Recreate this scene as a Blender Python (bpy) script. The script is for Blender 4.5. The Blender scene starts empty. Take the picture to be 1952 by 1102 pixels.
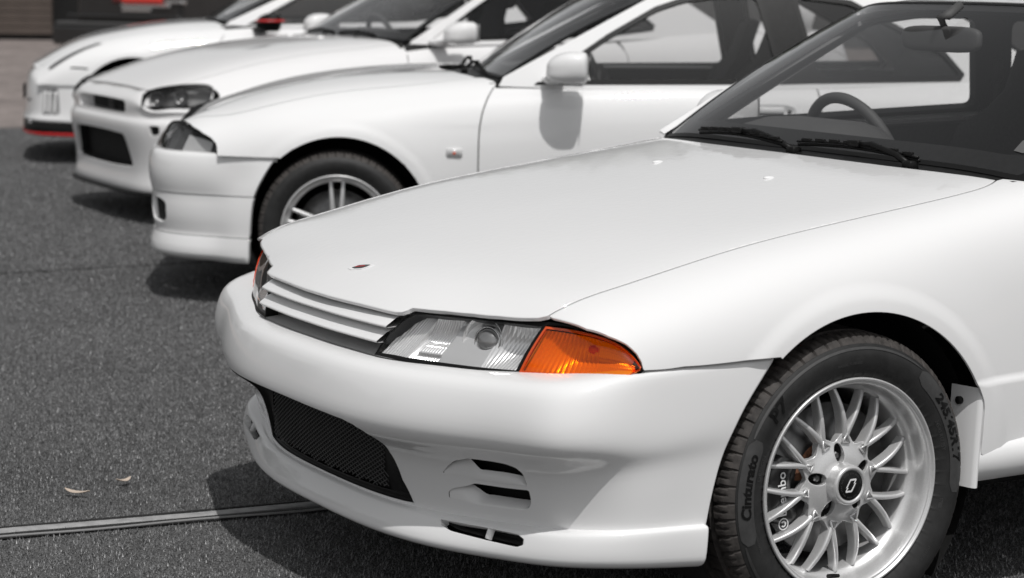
import bpy, math, random
import numpy as np
from mathutils import Vector, Matrix
from mathutils.geometry import delaunay_2d_cdt
random.seed(7)
RNG = np.random.default_rng(7)
SC = bpy.context.scene
COL = SC.collection
PI = math.pi

# ------------------------------------------------------------------ camera, sky, sun, exposure
CAM_P = (-2.8525443, -4.25143228, 1.37365602)
YAW, PITCH, ROLL = 0.53855888, 0.14731904, 0.01019751
_d = np.array([math.sin(YAW)*math.cos(PITCH), math.cos(YAW)*math.cos(PITCH), -math.sin(PITCH)])
_r = np.array([math.cos(YAW), -math.sin(YAW), 0.0]); _u = np.cross(_r, _d)
_c, _s = math.cos(ROLL), math.sin(ROLL)
_r, _u = _c*_r+_s*_u, -_s*_r+_c*_u
cam_d = bpy.data.cameras.new('camera'); cam = bpy.data.objects.new('camera', cam_d); COL.objects.link(cam)
cam.matrix_world = Matrix(((_r[0], _u[0], -_d[0], CAM_P[0]), (_r[1], _u[1], -_d[1], CAM_P[1]), (_r[2], _u[2], -_d[2], CAM_P[2]), (0, 0, 0, 1)))
cam_d.sensor_width = 36.0; cam_d.sensor_fit = 'HORIZONTAL'; cam_d.lens = 4099.96394*36/1952
cam_d.clip_start = 0.05; cam_d.clip_end = 600
cam_d.dof.use_dof = True; cam_d.dof.focus_distance = 4.75; cam_d.dof.aperture_fstop = 4.8
SC.camera = cam

SUN_DIR = Vector((-0.17, -0.54, 1.0)).normalized()      # towards the sun
world = bpy.data.worlds.new('World'); SC.world = world; world.use_nodes = True
wn = world.node_tree; wn.nodes.clear()
w_out = wn.nodes.new('ShaderNodeOutputWorld'); w_bg = wn.nodes.new('ShaderNodeBackground')
w_sky = wn.nodes.new('ShaderNodeTexSky'); w_sky.sky_type = 'NISHITA'; w_sky.sun_disc = False
w_sky.sun_elevation = math.asin(SUN_DIR.z); w_sky.sun_rotation = math.atan2(SUN_DIR.x, SUN_DIR.y)
w_sky.air_density = 1.0; w_sky.dust_density = 2.0; w_sky.ozone_density = 1.0
w_hs = wn.nodes.new('ShaderNodeHueSaturation'); w_hs.inputs['Saturation'].default_value = 0.06
wn.links.new(w_sky.outputs[0], w_hs.inputs['Color']); wn.links.new(w_hs.outputs[0], w_bg.inputs[0])
w_bg.inputs[1].default_value = 0.088
wn.links.new(w_bg.outputs[0], w_out.inputs[0])
sun_d = bpy.data.lights.new('sun', 'SUN'); sun_d.energy = 2.5; sun_d.angle = math.radians(0.5); sun_d.color = (1.0, 0.985, 0.97)
sun = bpy.data.objects.new('sun', sun_d); COL.objects.link(sun); sun.location = (0, 0, 30)
sun.rotation_euler = (-SUN_DIR).to_track_quat('-Z', 'Y').to_euler()
SC.view_settings.view_transform = 'Standard'; SC.view_settings.look = 'None'
SC.view_settings.gamma = 1.0; SC.view_settings.use_curve_mapping = False
SC.view_settings.exposure = 0.03

# ------------------------------------------------------------------ materials
def mat(name, base, rough=0.5, metal=0.0, coat=0.0, bump=None, noise=None, spec=0.5):
    m = bpy.data.materials.new(name); m.use_nodes = True
    nt = m.node_tree; b = nt.nodes['Principled BSDF']
    base = (base,)*3 if not isinstance(base, tuple) else base
    b.inputs['Base Color'].default_value = (*base, 1); b.inputs['Roughness'].default_value = rough
    b.inputs['Metallic'].default_value = metal; b.inputs['Coat Weight'].default_value = coat
    b.inputs['Coat Roughness'].default_value = 0.04; b.inputs['Specular IOR Level'].default_value = spec
    tc = nt.nodes.new('ShaderNodeTexCoord')
    if noise:                                             # (scale, amount): colour variation of the thing itself
        n = nt.nodes.new('ShaderNodeTexNoise'); n.inputs['Scale'].default_value = noise[0]; n.inputs['Detail'].default_value = 6
        r = nt.nodes.new('ShaderNodeMapRange'); r.inputs[1].default_value = 0.3; r.inputs[2].default_value = 0.7
        r.inputs[3].default_value = 1-noise[1]; r.inputs[4].default_value = 1+noise[1]
        mx = nt.nodes.new('ShaderNodeMix'); mx.data_type = 'RGBA'; mx.blend_type = 'MULTIPLY'; mx.inputs[0].default_value = 1
        mx.inputs[6].default_value = (*base, 1)
        nt.links.new(tc.outputs['Object'], n.inputs['Vector']); nt.links.new(n.outputs[0], r.inputs[0])
        nt.links.new(r.outputs[0], mx.inputs[7]); nt.links.new(mx.outputs[2], b.inputs['Base Color'])
    if bump:                                              # (scale, strength, distance)
        n2 = nt.nodes.new('ShaderNodeTexNoise'); n2.inputs['Scale'].default_value = bump[0]; n2.inputs['Detail'].default_value = 4
        bp = nt.nodes.new('ShaderNodeBump'); bp.inputs['Strength'].default_value = bump[1]; bp.inputs['Distance'].default_value = bump[2]
        nt.links.new(tc.outputs['Object'], n2.inputs['Vector']); nt.links.new(n2.outputs[0], bp.inputs['Height'])
        nt.links.new(bp.outputs[0], b.inputs['Normal'])
    return m

def orange_peel(m, scale=55, dist=.00025):
    nt = m.node_tree; b = nt.nodes['Principled BSDF']; tc = nt.nodes.new('ShaderNodeTexCoord'); n = nt.nodes.new('ShaderNodeTexNoise'); n.inputs['Scale'].default_value = scale; n.inputs['Detail'].default_value = 2
    p = nt.nodes.new('ShaderNodeBump'); p.inputs['Strength'].default_value = 1; p.inputs['Distance'].default_value = dist
    nt.links.new(tc.outputs['Object'], n.inputs['Vector']); nt.links.new(n.outputs[0], p.inputs['Height']); nt.links.new(p.outputs[0], b.inputs['Coat Normal']); return m

def glass_mat(name, tint, fres=1.5, gloss_rough=0.0, gain=1.8):
    """thin glass: tinted see-through with a Fresnel mirror on top"""
    m = bpy.data.materials.new(name); m.use_nodes = True; nt = m.node_tree; nt.nodes.clear()
    o = nt.nodes.new('ShaderNodeOutputMaterial'); mx = nt.nodes.new('ShaderNodeMixShader')
    t = nt.nodes.new('ShaderNodeBsdfTransparent'); g = nt.nodes.new('ShaderNodeBsdfGlossy'); f = nt.nodes.new('ShaderNodeFresnel')
    tint = (tint,)*3 if not isinstance(tint, tuple) else tint
    t.inputs[0].default_value = (*tint, 1); g.inputs[0].default_value = (1, 1, 1, 1); g.inputs[1].default_value = gloss_rough
    ge = nt.nodes.new('ShaderNodeNewGeometry'); io = nt.nodes.new('ShaderNodeMapRange'); io.inputs[3].default_value = fres; io.inputs[4].default_value = 1/fres
    nt.links.new(ge.outputs['Backfacing'], io.inputs[0]); nt.links.new(io.outputs[0], f.inputs[0])
    ml = nt.nodes.new('ShaderNodeMath'); ml.operation = 'MULTIPLY'; ml.inputs[1].default_value = gain; ml.use_clamp = True
    nt.links.new(f.outputs[0], ml.inputs[0]); nt.links.new(ml.outputs[0], mx.inputs[0])
    nt.links.new(t.outputs[0], mx.inputs[1]); nt.links.new(g.outputs[0], mx.inputs[2]); nt.links.new(mx.outputs[0], o.inputs[0])
    return m

M = {}
M['paint'] = mat('white_paint', (0.80, 0.80, 0.80), 0.5, 0, 1.0, spec=.1)
M['paint_b'] = mat('pearl_white_paint', (0.78, 0.775, 0.775), 0.5, 0, 1.0, spec=.1)
orange_peel(M['paint']); orange_peel(M['paint_b'])
M['plastic'] = mat('black_plastic', 0.012, 0.38, noise=(60, .2), spec=.12)
M['trim'] = mat('black_rubber_trim', 0.009, 0.4, spec=.15)
M['matte'] = mat('matte_black', 0.006, 0.8, noise=(20, .3))
M['liner'] = mat('wheel_arch_liner', 0.010, 0.7, bump=(30, .4, .01))
M['rubber'] = mat('tyre_rubber', (0.014, 0.014, 0.014), 0.62, noise=(45, .35), bump=(250, .15, .002))
M['tread'] = mat('dusty_tread_rubber', (0.046, 0.041, 0.038), 0.75, noise=(60, .5), bump=(300, .2, .002))
M['band'] = mat('tyre_label_band', 0.044, 0.6, noise=(70, .15))
M['silver'] = mat('silver_wheel_paint', (0.68, 0.68, 0.68), 0.36, 0.5, 0.5, noise=(300, .05))
M['refl_d'] = mat('smoked_reflector', .16, .25, .8)
M['trim_in'] = mat('grey_pillar_trim', .13, .7)
M['chrome'] = mat('chrome', 0.75, 0.12, 1.0)
M['refl'] = mat('lamp_reflector', 0.92, 0.22, .6)
M['disc'] = mat('brake_disc_iron', 0.16, 0.35, 0.9, noise=(40, .2))
M['rust'] = mat('rusty_hub', (0.22, 0.10, 0.055), 0.8, noise=(80, .5))
M['caliper'] = mat('black_caliper', 0.012, 0.3, 0, .6)
M['white_print'] = mat('white_print', 0.75, 0.5)
M['dash'] = mat('dashboard_vinyl', 0.060, 0.65, bump=(400, .1, .001))
M['fabric'] = mat('seat_fabric', 0.022, 0.9, noise=(150, .3), bump=(500, .2, .001))
M['liner_in'] = mat('grey_headlining', 0.10, 0.9)
M['glass'] = glass_mat('window_glass', 0.80, 1.52, 0, 1.0)
M['glass_ws'] = glass_mat('windscreen_glass', 0.93, 1.52, 0, 1.35)
M['glass_dark'] = glass_mat('tinted_rear_glass', 0.35, 1.52, 0, 1.0)
M['lens'] = glass_mat('lamp_lens', 0.93, 1.45, 0, 1.0)
M['amber'] = glass_mat('amber_lens', (1.0, 0.50, 0.05), 1.45, 0, 1.0)
M['amber_in'] = mat('amber_lamp_inner', (0.95, 0.60, 0.20), 0.22, 0.45)
M['red'] = mat('red_paint', (0.50, 0.010, 0.012), 0.35, 0, .5)
M['redlens'] = mat('red_lamp_lens', (0.75, 0.05, 0.035), 0.12, 0, 1)
M['badge'] = mat('badge_grey', 0.12, 0.3, .6)
M['mirror'] = mat('mirror_glass', 0.8, 0.02, 1.0)

# ------------------------------------------------------------------ object helpers
def link(name, me, parent=None, m=None):
    o = bpy.data.objects.new(name, me); COL.objects.link(o)
    if parent is not None: o.parent = parent
    if m is not None and me is not None and not me.materials:
        for q in (m if isinstance(m, (list, tuple)) else [m]): me.materials.append(q)
    return o
def empty(name, loc, rz, label, cat, group=None):
    o = bpy.data.objects.new(name, None); COL.objects.link(o); o.location = loc; o.rotation_euler = (0, 0, rz)
    o['label'] = label; o['category'] = cat
    if group: o['group'] = group
    return o
def tag(o, label=None, cat=None, group=None, kind=None):
    if label: o['label'] = label
    if cat: o['category'] = cat
    if group: o['group'] = group
    if kind: o['kind'] = kind
    return o
def mesh(V, F, N=None, smooth=True, mi=None):
    me = bpy.data.meshes.new('mesh'); me.from_pydata(np.asarray(V, float).tolist(), [], [tuple(int(i) for i in f) for f in F])
    if smooth: me.polygons.foreach_set('use_smooth', [True]*len(me.polygons))
    if mi is not None: me.polygons.foreach_set('material_index', [int(i) for i in mi])
    if N is not None: me.normals_split_custom_set_from_vertices([tuple(n) for n in np.asarray(N, float)])
    me.update(); return me
class MB:
    """collects pieces into one mesh"""
    def __init__(s): s.V = []; s.F = []; s.n = 0; s.I = []
    def add(s, V, F, mi=0):
        V = np.asarray(V, float).reshape(-1, 3); s.V.append(V)
        for f in F: s.F.append(tuple(int(i)+s.n for i in f)); s.I.append(mi)
        s.n += len(V); return s
    def grid(s, P, close_u=False, close_v=False, mi=0, flip=False):
        nu, nv = P.shape[:2]; F = []
        for i in range(nu if close_u else nu-1):
            for j in range(nv if close_v else nv-1):
                a, b = i*nv+j, ((i+1) % nu)*nv+j; c, d = ((i+1) % nu)*nv+(j+1) % nv, i*nv+(j+1) % nv
                F.append((a, d, c, b) if flip else (a, b, c, d))
        return s.add(P.reshape(-1, 3), F, mi)
    def box(s, c, h, rot=None, mi=0, bev=0.0):
        c = np.array(c, float); h = np.array(h, float); b = min(bev, h.min()*.9)
        if b <= 0:
            V = np.array([(x, y, z) for x in (-1, 1) for y in (-1, 1) for z in (-1, 1)])*h
            F = [(0, 1, 3, 2), (4, 6, 7, 5), (0, 4, 5, 1), (2, 3, 7, 6), (0, 2, 6, 4), (1, 5, 7, 3)]
        else:
            V = []; idx = {}
            for sx in (-1, 1):
                for sy in (-1, 1):
                    for sz in (-1, 1):
                        for a in range(3):
                            q = np.array([sx, sy, sz])*(h-b); q[a] += (sx, sy, sz)[a]*b
                            idx[(sx, sy, sz, a)] = len(V); V.append(q)
            V = np.array(V); F = []
            for a in range(3):
                o1, o2 = (a+1) % 3, (a+2) % 3
                for sg in (-1, 1):
                    q = []
                    for (p1, p2) in ((-1, -1), (1, -1), (1, 1), (-1, 1)):
                        k = [0, 0, 0]; k[a] = sg; k[o1] = p1; k[o2] = p2; q.append(idx[(*k, a)])
                    F.append(tuple(q if sg > 0 else q[::-1]))
            for a in range(3):
                o1, o2 = (a+1) % 3, (a+2) % 3
                for s1 in (-1, 1):
                    for s2 in (-1, 1):
                        def K(t, w):
                            k = [0, 0, 0]; k[a] = t; k[o1] = s1; k[o2] = s2; return idx[(*k, w)]
                        q = [K(-1, o1), K(1, o1), K(1, o2), K(-1, o2)]
                        F.append(tuple(q if s1*s2 < 0 else q[::-1]))
            for sx in (-1, 1):
                for sy in (-1, 1):
                    for sz in (-1, 1):
                        q = [idx[(sx, sy, sz, a)] for a in range(3)]
                        F.append(tuple(q if sx*sy*sz > 0 else q[::-1]))
        if rot is not None: V = V @ np.array(rot).T
        return s.add(V+c, F, mi)
    def tube(s, P, r, n=10, mi=0, cap=True, sq=(1, 1), up=None):
        """sweep a circle (or squashed circle) of radius r (number or list) along the points P"""
        P = np.asarray(P, float); m = len(P); r = np.broadcast_to(np.asarray(r, float), (m,))
        T = np.gradient(P, axis=0); T /= np.linalg.norm(T, axis=1)[:, None]+1e-12
        up = np.array(up if up is not None else ((0, 0, 1) if abs(T[0, 2]) < .9 else (1, 0, 0)), float); R = []
        for i in range(m):
            a = np.cross(T[i], up); a /= np.linalg.norm(a)+1e-12; b = np.cross(a, T[i])
            if up is None: up = b
            th = np.linspace(0, 2*PI, n, endpoint=False)
            R.append(P[i]+r[i]*(np.cos(th)[:, None]*a*sq[0]+np.sin(th)[:, None]*b*sq[1]))
        n0 = s.n; s.grid(np.array(R), close_v=True, mi=mi)
        if cap: s.F.append(tuple(n0+i for i in range(n-1, -1, -1))[::-1]); s.I.append(mi); s.F.append(tuple(n0+(m-1)*n+i for i in range(n))[::-1]); s.I.append(mi)
        return s
    def lathe(s, prof, n=48, mi=0, a0=0, a1=2*PI):
        """profile of (radius, y): revolved round the y axis"""
        prof = np.asarray(prof, float); full = abs(a1-a0-2*PI) < 1e-6
        th = np.linspace(a0, a1, n, endpoint=not full)
        P = np.stack([prof[None, :, 0]*np.cos(th)[:, None], np.broadcast_to(prof[None, :, 1], (len(th), len(prof))), prof[None, :, 0]*np.sin(th)[:, None]], -1)
        return s.grid(P, close_u=full, mi=mi)
    def me(s, smooth=True): return mesh(np.concatenate(s.V), s.F, None, smooth, s.I)
    def build(s, name, m, parent=None, smooth=True, bevel=0, sharp=None):
        me = s.me(smooth)
        if sharp is not None and hasattr(me, 'set_sharp_from_angle'): me.set_sharp_from_angle(angle=math.radians(sharp))
        o = link(name, me, parent, m)
        if bevel:
            b = o.modifiers.new('bevel', 'BEVEL'); b.width = bevel; b.segments = 2; b.limit_method = 'ANGLE'
        return o

# ------------------------------------------------------------------ splines and surfaces
def spline(x, y):
    """natural cubic through the points, straight beyond the ends; y may have trailing axes"""
    x = np.asarray(x, float); y = np.asarray(y, float); n = len(x); h = np.diff(x)
    A = np.zeros((n, n)); A[0, 0] = A[-1, -1] = 1; B = np.zeros_like(y)
    for i in range(1, n-1):
        A[i, i-1], A[i, i], A[i, i+1] = h[i-1], 2*(h[i-1]+h[i]), h[i]
        B[i] = 6*((y[i+1]-y[i])/h[i]-(y[i]-y[i-1])/h[i-1])
    m = np.linalg.solve(A, B.reshape(n, -1)).reshape(y.shape)
    def f(t):
        t = np.asarray(t, float); sh = t.shape; t = t.ravel(); tc = np.clip(t, x[0], x[-1])
        i = np.clip(np.searchsorted(x, tc)-1, 0, n-2); ex = (slice(None),)+(None,)*(y.ndim-1)
        a, b, hh = (x[i+1]-tc)[ex], (tc-x[i])[ex], h[i][ex]
        v = (m[i]*a**3+m[i+1]*b**3)/(6*hh)+(y[i]/hh-m[i]*hh/6)*a+(y[i+1]/hh-m[i+1]*hh/6)*b
        s0 = (y[1]-y[0])/h[0]-h[0]*(2*m[0]+m[1])/6; s1 = (y[-1]-y[-2])/h[-1]+h[-1]*(m[-2]+2*m[-1])/6
        dt = (t-tc)[ex]; v = v+np.where(dt < 0, dt*s0, dt*s1)
        return v.reshape(sh+y.shape[1:])
    return f
def bbasis(K, s):
    """clamped uniform cubic B-spline basis, (len(s), K)"""
    s = np.clip(np.asarray(s, float).ravel(), 0, 1-1e-9); kn = np.r_[[0]*3, np.linspace(0, 1, K-2), [1]*3]
    N = ((s[:, None] >= kn[None, :-1]) & (s[:, None] < kn[None, 1:])).astype(float)
    for p in (1, 2, 3):
        a = kn[p:-1]-kn[:-p-1]; b = kn[p+1:]-kn[1:-p]
        l = np.where(a > 0, (s[:, None]-kn[None, :-p-1])/np.where(a > 0, a, 1), 0)*N[:, :-1]
        r = np.where(b > 0, (kn[None, p+1:]-s[:, None])/np.where(b > 0, b, 1), 0)*N[:, 1:]
        N = l+r
    return N
def smooth(a, b, x): t = np.clip((x-a)/(b-a), 0, 1); return t*t*(3-2*t)

class Body:
    """cross-sections along x: each a B-spline over (y, z) control points; s runs from the centre line (0) to the sill (1), negative s is the car's left"""
    def __init__(self, secs, disp=None):
        xs = sorted(secs); self.K = len(secs[xs[0]]); self.f = spline(xs, np.array([secs[x] for x in xs])); self.disp = disp; self.us = 1.0; self.vs = 1.5
    def __call__(self, X, S):
        X = np.asarray(X, float).ravel(); S = np.asarray(S, float).ravel()
        N = bbasis(self.K, abs(S)); C = self.f(X); yz = np.einsum('nk,nkc->nc', N, C)
        P = np.stack([X, yz[:, 0], yz[:, 1]], -1)
        if self.disp: P = self.disp(P)
        P[:, 1] *= np.where(S < 0, -1, 1); return P
    def s_y(self, x, y):
        x = np.atleast_1d(np.asarray(x, float)); y = np.broadcast_to(np.abs(np.asarray(y, float)), x.shape); lo = np.zeros(len(x)); hi = np.full(len(x), .62)
        for _ in range(40):
            m = (lo+hi)/2; g = self(x, m)[:, 1] < y; lo = np.where(g, m, lo); hi = np.where(g, hi, m)
        return (lo+hi)/2
    def s_z(self, x, z):
        x = np.atleast_1d(np.asarray(x, float)); z = np.broadcast_to(np.asarray(z, float), x.shape); lo = np.full(len(x), .15); hi = np.ones(len(x))
        for _ in range(40):
            m = (lo+hi)/2; g = self(x, m)[:, 2] > z; lo = np.where(g, m, lo); hi = np.where(g, hi, m)
        return (lo+hi)/2
    def dy(self, pts, sg=-1):                                # domain points from (x, y)
        p = np.asarray(pts, float); return np.stack([p[:, 0], sg*self.s_y(p[:, 0], p[:, 1])], -1)
    def dz(self, pts, sg=-1):
        p = np.asarray(pts, float); return np.stack([p[:, 0], sg*self.s_z(p[:, 0], p[:, 1])], -1)

class Wrap:
    """a surface that wraps round the nose: rows from top to bottom, each a half plan of (x, y, z) from the centre to the wheel arch"""
    def __init__(self, rows, interp=False, vs=.45):
        R = np.array(rows, float)                           # rows, cols, 3
        mid = R[len(R)//2]; self.t = np.r_[0, np.cumsum(np.linalg.norm(np.diff(mid, axis=0), axis=1))]
        L = R[:, :0:-1].copy(); L[..., 1] *= -1; full = np.concatenate([L, R], 1); self.T = self.t[-1]
        self.K = len(R); self.us = 1.0; self.vs = vs; self.f = spline(np.r_[-self.t[:0:-1], self.t], np.swapaxes(full, 0, 1)); self.interp = interp
    def __call__(self, U, V):
        U = np.asarray(U, float).ravel(); V = np.asarray(V, float).ravel(); C = self.f(U)
        if self.interp: N = spline(np.linspace(0, 1, self.K), np.eye(self.K))(np.clip(V, 0, 1))
        else: N = bbasis(self.K, V)
        return np.einsum('nk,nkc->nc', N, C)
    def inv(self, pts, ax=(1, 2), side=-1, guess=None):
        """domain points whose coordinates ax equal pts"""
        pts = np.asarray(pts, float); gu = np.linspace(0, self.T, 160)*side; gv = np.linspace(0, 1, 90)
        G = np.array(np.meshgrid(gu, gv, indexing='ij')).reshape(2, -1).T; P = self(G[:, 0], G[:, 1])[:, list(ax)]; out = []
        for q in pts:
            k = np.argmin(((P-q)**2).sum(1)); u = G[k].copy()
            for _ in range(12):
                E = np.array([[0, 0], [1e-4, 0], [0, 1e-4]]); W_ = u+E; p = self(W_[:, 0], W_[:, 1])[:, list(ax)]
                J = np.stack([(p[1]-p[0])/1e-4, (p[2]-p[0])/1e-4], 1); d = np.linalg.lstsq(J, q-p[0], rcond=None)[0]
                u = u+np.clip(d, -.05, .05); u[1] = np.clip(u[1], 0, 1-1e-4)
            out.append(u)
        return np.array(out)

def resample(P, step, closed=True):
    P = np.asarray(P, float); Q = np.r_[P, P[:1]] if closed else P; out = []
    for a, b in zip(Q[:-1], Q[1:]):
        n = max(1, int(round(np.linalg.norm(b-a)/step))); out += [a+(b-a)*i/n for i in range(n)]
    if not closed: out.append(P[-1])
    return np.array(out)
def inside(P, poly):
    x, y = P[:, 0][:, None], P[:, 1][:, None]; a = poly; b = np.roll(poly, -1, 0)
    c = ((a[None, :, 1] > y) != (b[None, :, 1] > y)) & (x < (b[None, :, 0]-a[None, :, 0])*(y-a[None, :, 1])/(b[None, :, 1]-a[None, :, 1]+1e-15)+a[None, :, 0])
    return c.sum(1) % 2 == 1
def area(P): return 0.5*np.sum(P[:, 0]*np.roll(P[:, 1], -1)-np.roll(P[:, 0], -1)*P[:, 1])
def trim(surf, outline, holes=(), step=.03, edge=0.0, bstep=None, flange=.012, ref=(1.3, 0, .45), off=0.0, soft=()):
    """triangulated piece of a surface inside an outline; returns verts, faces, normals. outline/holes are domain points"""
    sc = np.array([surf.us, surf.vs]); bstep = bstep or step*.6
    loops = [resample(np.asarray(outline, float)*sc, bstep)]+[resample(np.asarray(h, float)*sc, min(bstep, .012)) for h in holes]
    if area(loops[0]) < 0: loops[0] = loops[0][::-1]
    loops[1:] = [h if area(h) < 0 else h[::-1] for h in loops[1:]]     # holes clockwise: the material is always on the left
    pts = []; edges = []; n = 0; rims = []
    for lp in loops:
        m = len(lp); pts.append(lp); edges += [(n+i, n+(i+1) % m) for i in range(m)]; rims.append((n, m)); n += m
    if edge:
        for li, lp in enumerate(loops):
            if li-1 in soft: continue
            t = np.roll(lp, -1, 0)-np.roll(lp, 1, 0); t /= np.linalg.norm(t, axis=1)[:, None]+1e-12
            pts.append(lp+edge*np.stack([-t[:, 1], t[:, 0]], -1))
    B = np.concatenate(loops); lo, hi = B.min(0), B.max(0)
    gx = np.arange(lo[0]+step/2, hi[0], step); gy = np.arange(lo[1]+step/2, hi[1], step*1.0)
    G = np.array(np.meshgrid(gx, gy)).reshape(2, -1).T
    ok = inside(G, loops[0])
    for h in loops[1:]: ok &= ~inside(G, h)
    G = G[ok]
    if len(G): 
        d = np.full(len(G), 9.0)
        for k in range(0, len(B), 400): d = np.minimum(d, np.sqrt(((G[:, None]-B[None, k:k+400])**2).sum(-1)).min(1))
        G = G[d > max(step*.45, edge*2)]
    pts.append(G); A = np.concatenate(pts)
    r = delaunay_2d_cdt([Vector((float(a), float(b))) for a, b in A], edges, [], 0, 1e-7)
    D = np.array([tuple(v) for v in r[0]]); T = np.array([f for f in r[2] if len(f) == 3], int)
    c = D[T].mean(1); ok = inside(c, loops[0])
    for h in loops[1:]: ok &= ~inside(c, h)
    T = T[ok]; used = np.unique(T); mp = -np.ones(len(D), int); mp[used] = np.arange(len(used)); T = mp[T]; D = D[used]
    def ev(Q): return surf(Q[:, 0]/sc[0], Q[:, 1]/sc[1])
    e = 2e-4; P = ev(D); du = ev(D+[e, 0])-ev(D-[e, 0]); dv = ev(D+[0, e])-ev(D-[0, e]); N = np.cross(du, dv); N /= np.linalg.norm(N, axis=1)[:, None]+1e-15
    if np.mean(np.einsum('ij,ij->i', N, P-np.array(ref))) < 0: N = -N
    fn = np.cross(P[T[:, 1]]-P[T[:, 0]], P[T[:, 2]]-P[T[:, 0]]); fl = np.einsum('ij,ij->i', fn, N[T].mean(1)) < 0
    T[fl] = T[fl][:, ::-1]
    if off: P = P+N*off
    V = [P]; NN = [N.copy()]; F = [tuple(t) for t in T]; nv = len(P)
    # map loop points to the used verts
    key = {}
    for i, q in enumerate(D): key[(round(q[0], 5), round(q[1], 5))] = i
    for li, lp in enumerate(loops):
        if li-1 in soft: continue
        ids = [key.get((round(q[0], 5), round(q[1], 5)), -1) for q in lp]; ids = [i for i in ids if i >= 0]
        if len(ids) < 3: continue
        ids = np.array(ids); q = P[ids]; t = np.roll(q, -1, 0)-np.roll(q, 1, 0); t /= np.linalg.norm(t, axis=1)[:, None]+1e-12
        o = np.cross(t, N[ids]); cc = q-np.roll(np.concatenate([q]), 0, 0)
        # outward in-surface direction: away from the material
        dom = D[ids]; td = np.roll(dom, -1, 0)-np.roll(dom, 1, 0); td /= np.linalg.norm(td, axis=1)[:, None]+1e-12
        probe = ev(dom+np.stack([td[:, 1], -td[:, 0]], -1)*1e-3)-ev(dom)
        o *= np.sign(np.einsum('ij,ij->i', o, probe))[:, None]
        if edge: NN[0][ids] = N[ids]*.75+o*.66; NN[0][ids] /= np.linalg.norm(NN[0][ids], axis=1)[:, None]
        if flange:
            m = len(ids); a = q; b = q-N[ids]*flange-o*flange*.15
            V += [a, b]; NN += [o, o]
            for i in range(m):
                j = (i+1) % m; f = (nv+i, nv+j, nv+m+j, nv+m+i)
                nrm = np.cross(a[j]-a[i], b[i]-a[i]); F.append(f if np.dot(nrm, o[i]) > 0 else f[::-1])
            nv += 2*m
    return np.concatenate(V), F, np.concatenate(NN)
def flip_y(V, F, N=None):
    V = V.copy(); V[:, 1] *= -1; F = [f[::-1] for f in F]
    if N is not None: N = N.copy(); N[:, 1] *= -1
    return V, F, N
def panel(name, m, parent, surf, outline, both=False, label=None, **k):
    V, F, N = trim(surf, outline, **k); out = [link(name, mesh(V, F, N), parent, m)]
    if both: V, F, N = flip_y(V, F, N); out.append(link(name, mesh(V, F, N), parent, m))
    return out
def arc(cx, cz, r, a0, a1, n=40):
    a = np.radians(np.linspace(a0, a1, n)); return np.stack([cx+r*np.cos(a), cz+r*np.sin(a)], -1)
def loft(A, B, nu, nv, bulge=0.0, h0=0., h1=1., q0=0., q1=1., out=(-1, -1, .2), deep=0.):
    """grid between two edge curves (lists of matched points); bulge pushes the middle out"""
    fa = spline(np.linspace(0, 1, len(A)), np.array(A, float)); fb = spline(np.linspace(0, 1, len(B)), np.array(B, float))
    q = np.linspace(q0, q1, nu); h = np.linspace(h0, h1, nv); a, b = fa(q), fb(q)
    P = b[:, None]*(1-h)[None, :, None]+a[:, None]*h[None, :, None]
    t = np.gradient((a+b)/2, axis=0); up = a-b; n = np.cross(t, up); n /= np.linalg.norm(n, axis=1)[:, None]+1e-12
    n *= np.sign(n@np.array(out, float))[:, None]
    return P+n[:, None]*(bulge*4*h*(1-h)-deep)[None, :, None]
def textmesh(txt, size, bold=0.0, shear=0.0, extrude=0.0):
    cu = bpy.data.curves.new('t', 'FONT'); cu.body = txt; cu.size = size; cu.align_x = 'CENTER'; cu.align_y = 'CENTER'; cu.shear = shear; cu.offset = bold; cu.extrude = extrude; cu.resolution_u = 3
    o = bpy.data.objects.new('t', cu); COL.objects.link(o); dg = bpy.context.evaluated_depsgraph_get(); dg.update()
    me = bpy.data.meshes.new_from_object(o.evaluated_get(dg)); V = np.array([v.co[:] for v in me.vertices]); F = [tuple(p.vertices) for p in me.polygons]
    bpy.data.objects.remove(o); bpy.data.curves.remove(cu); bpy.data.meshes.remove(me); return V, F

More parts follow.
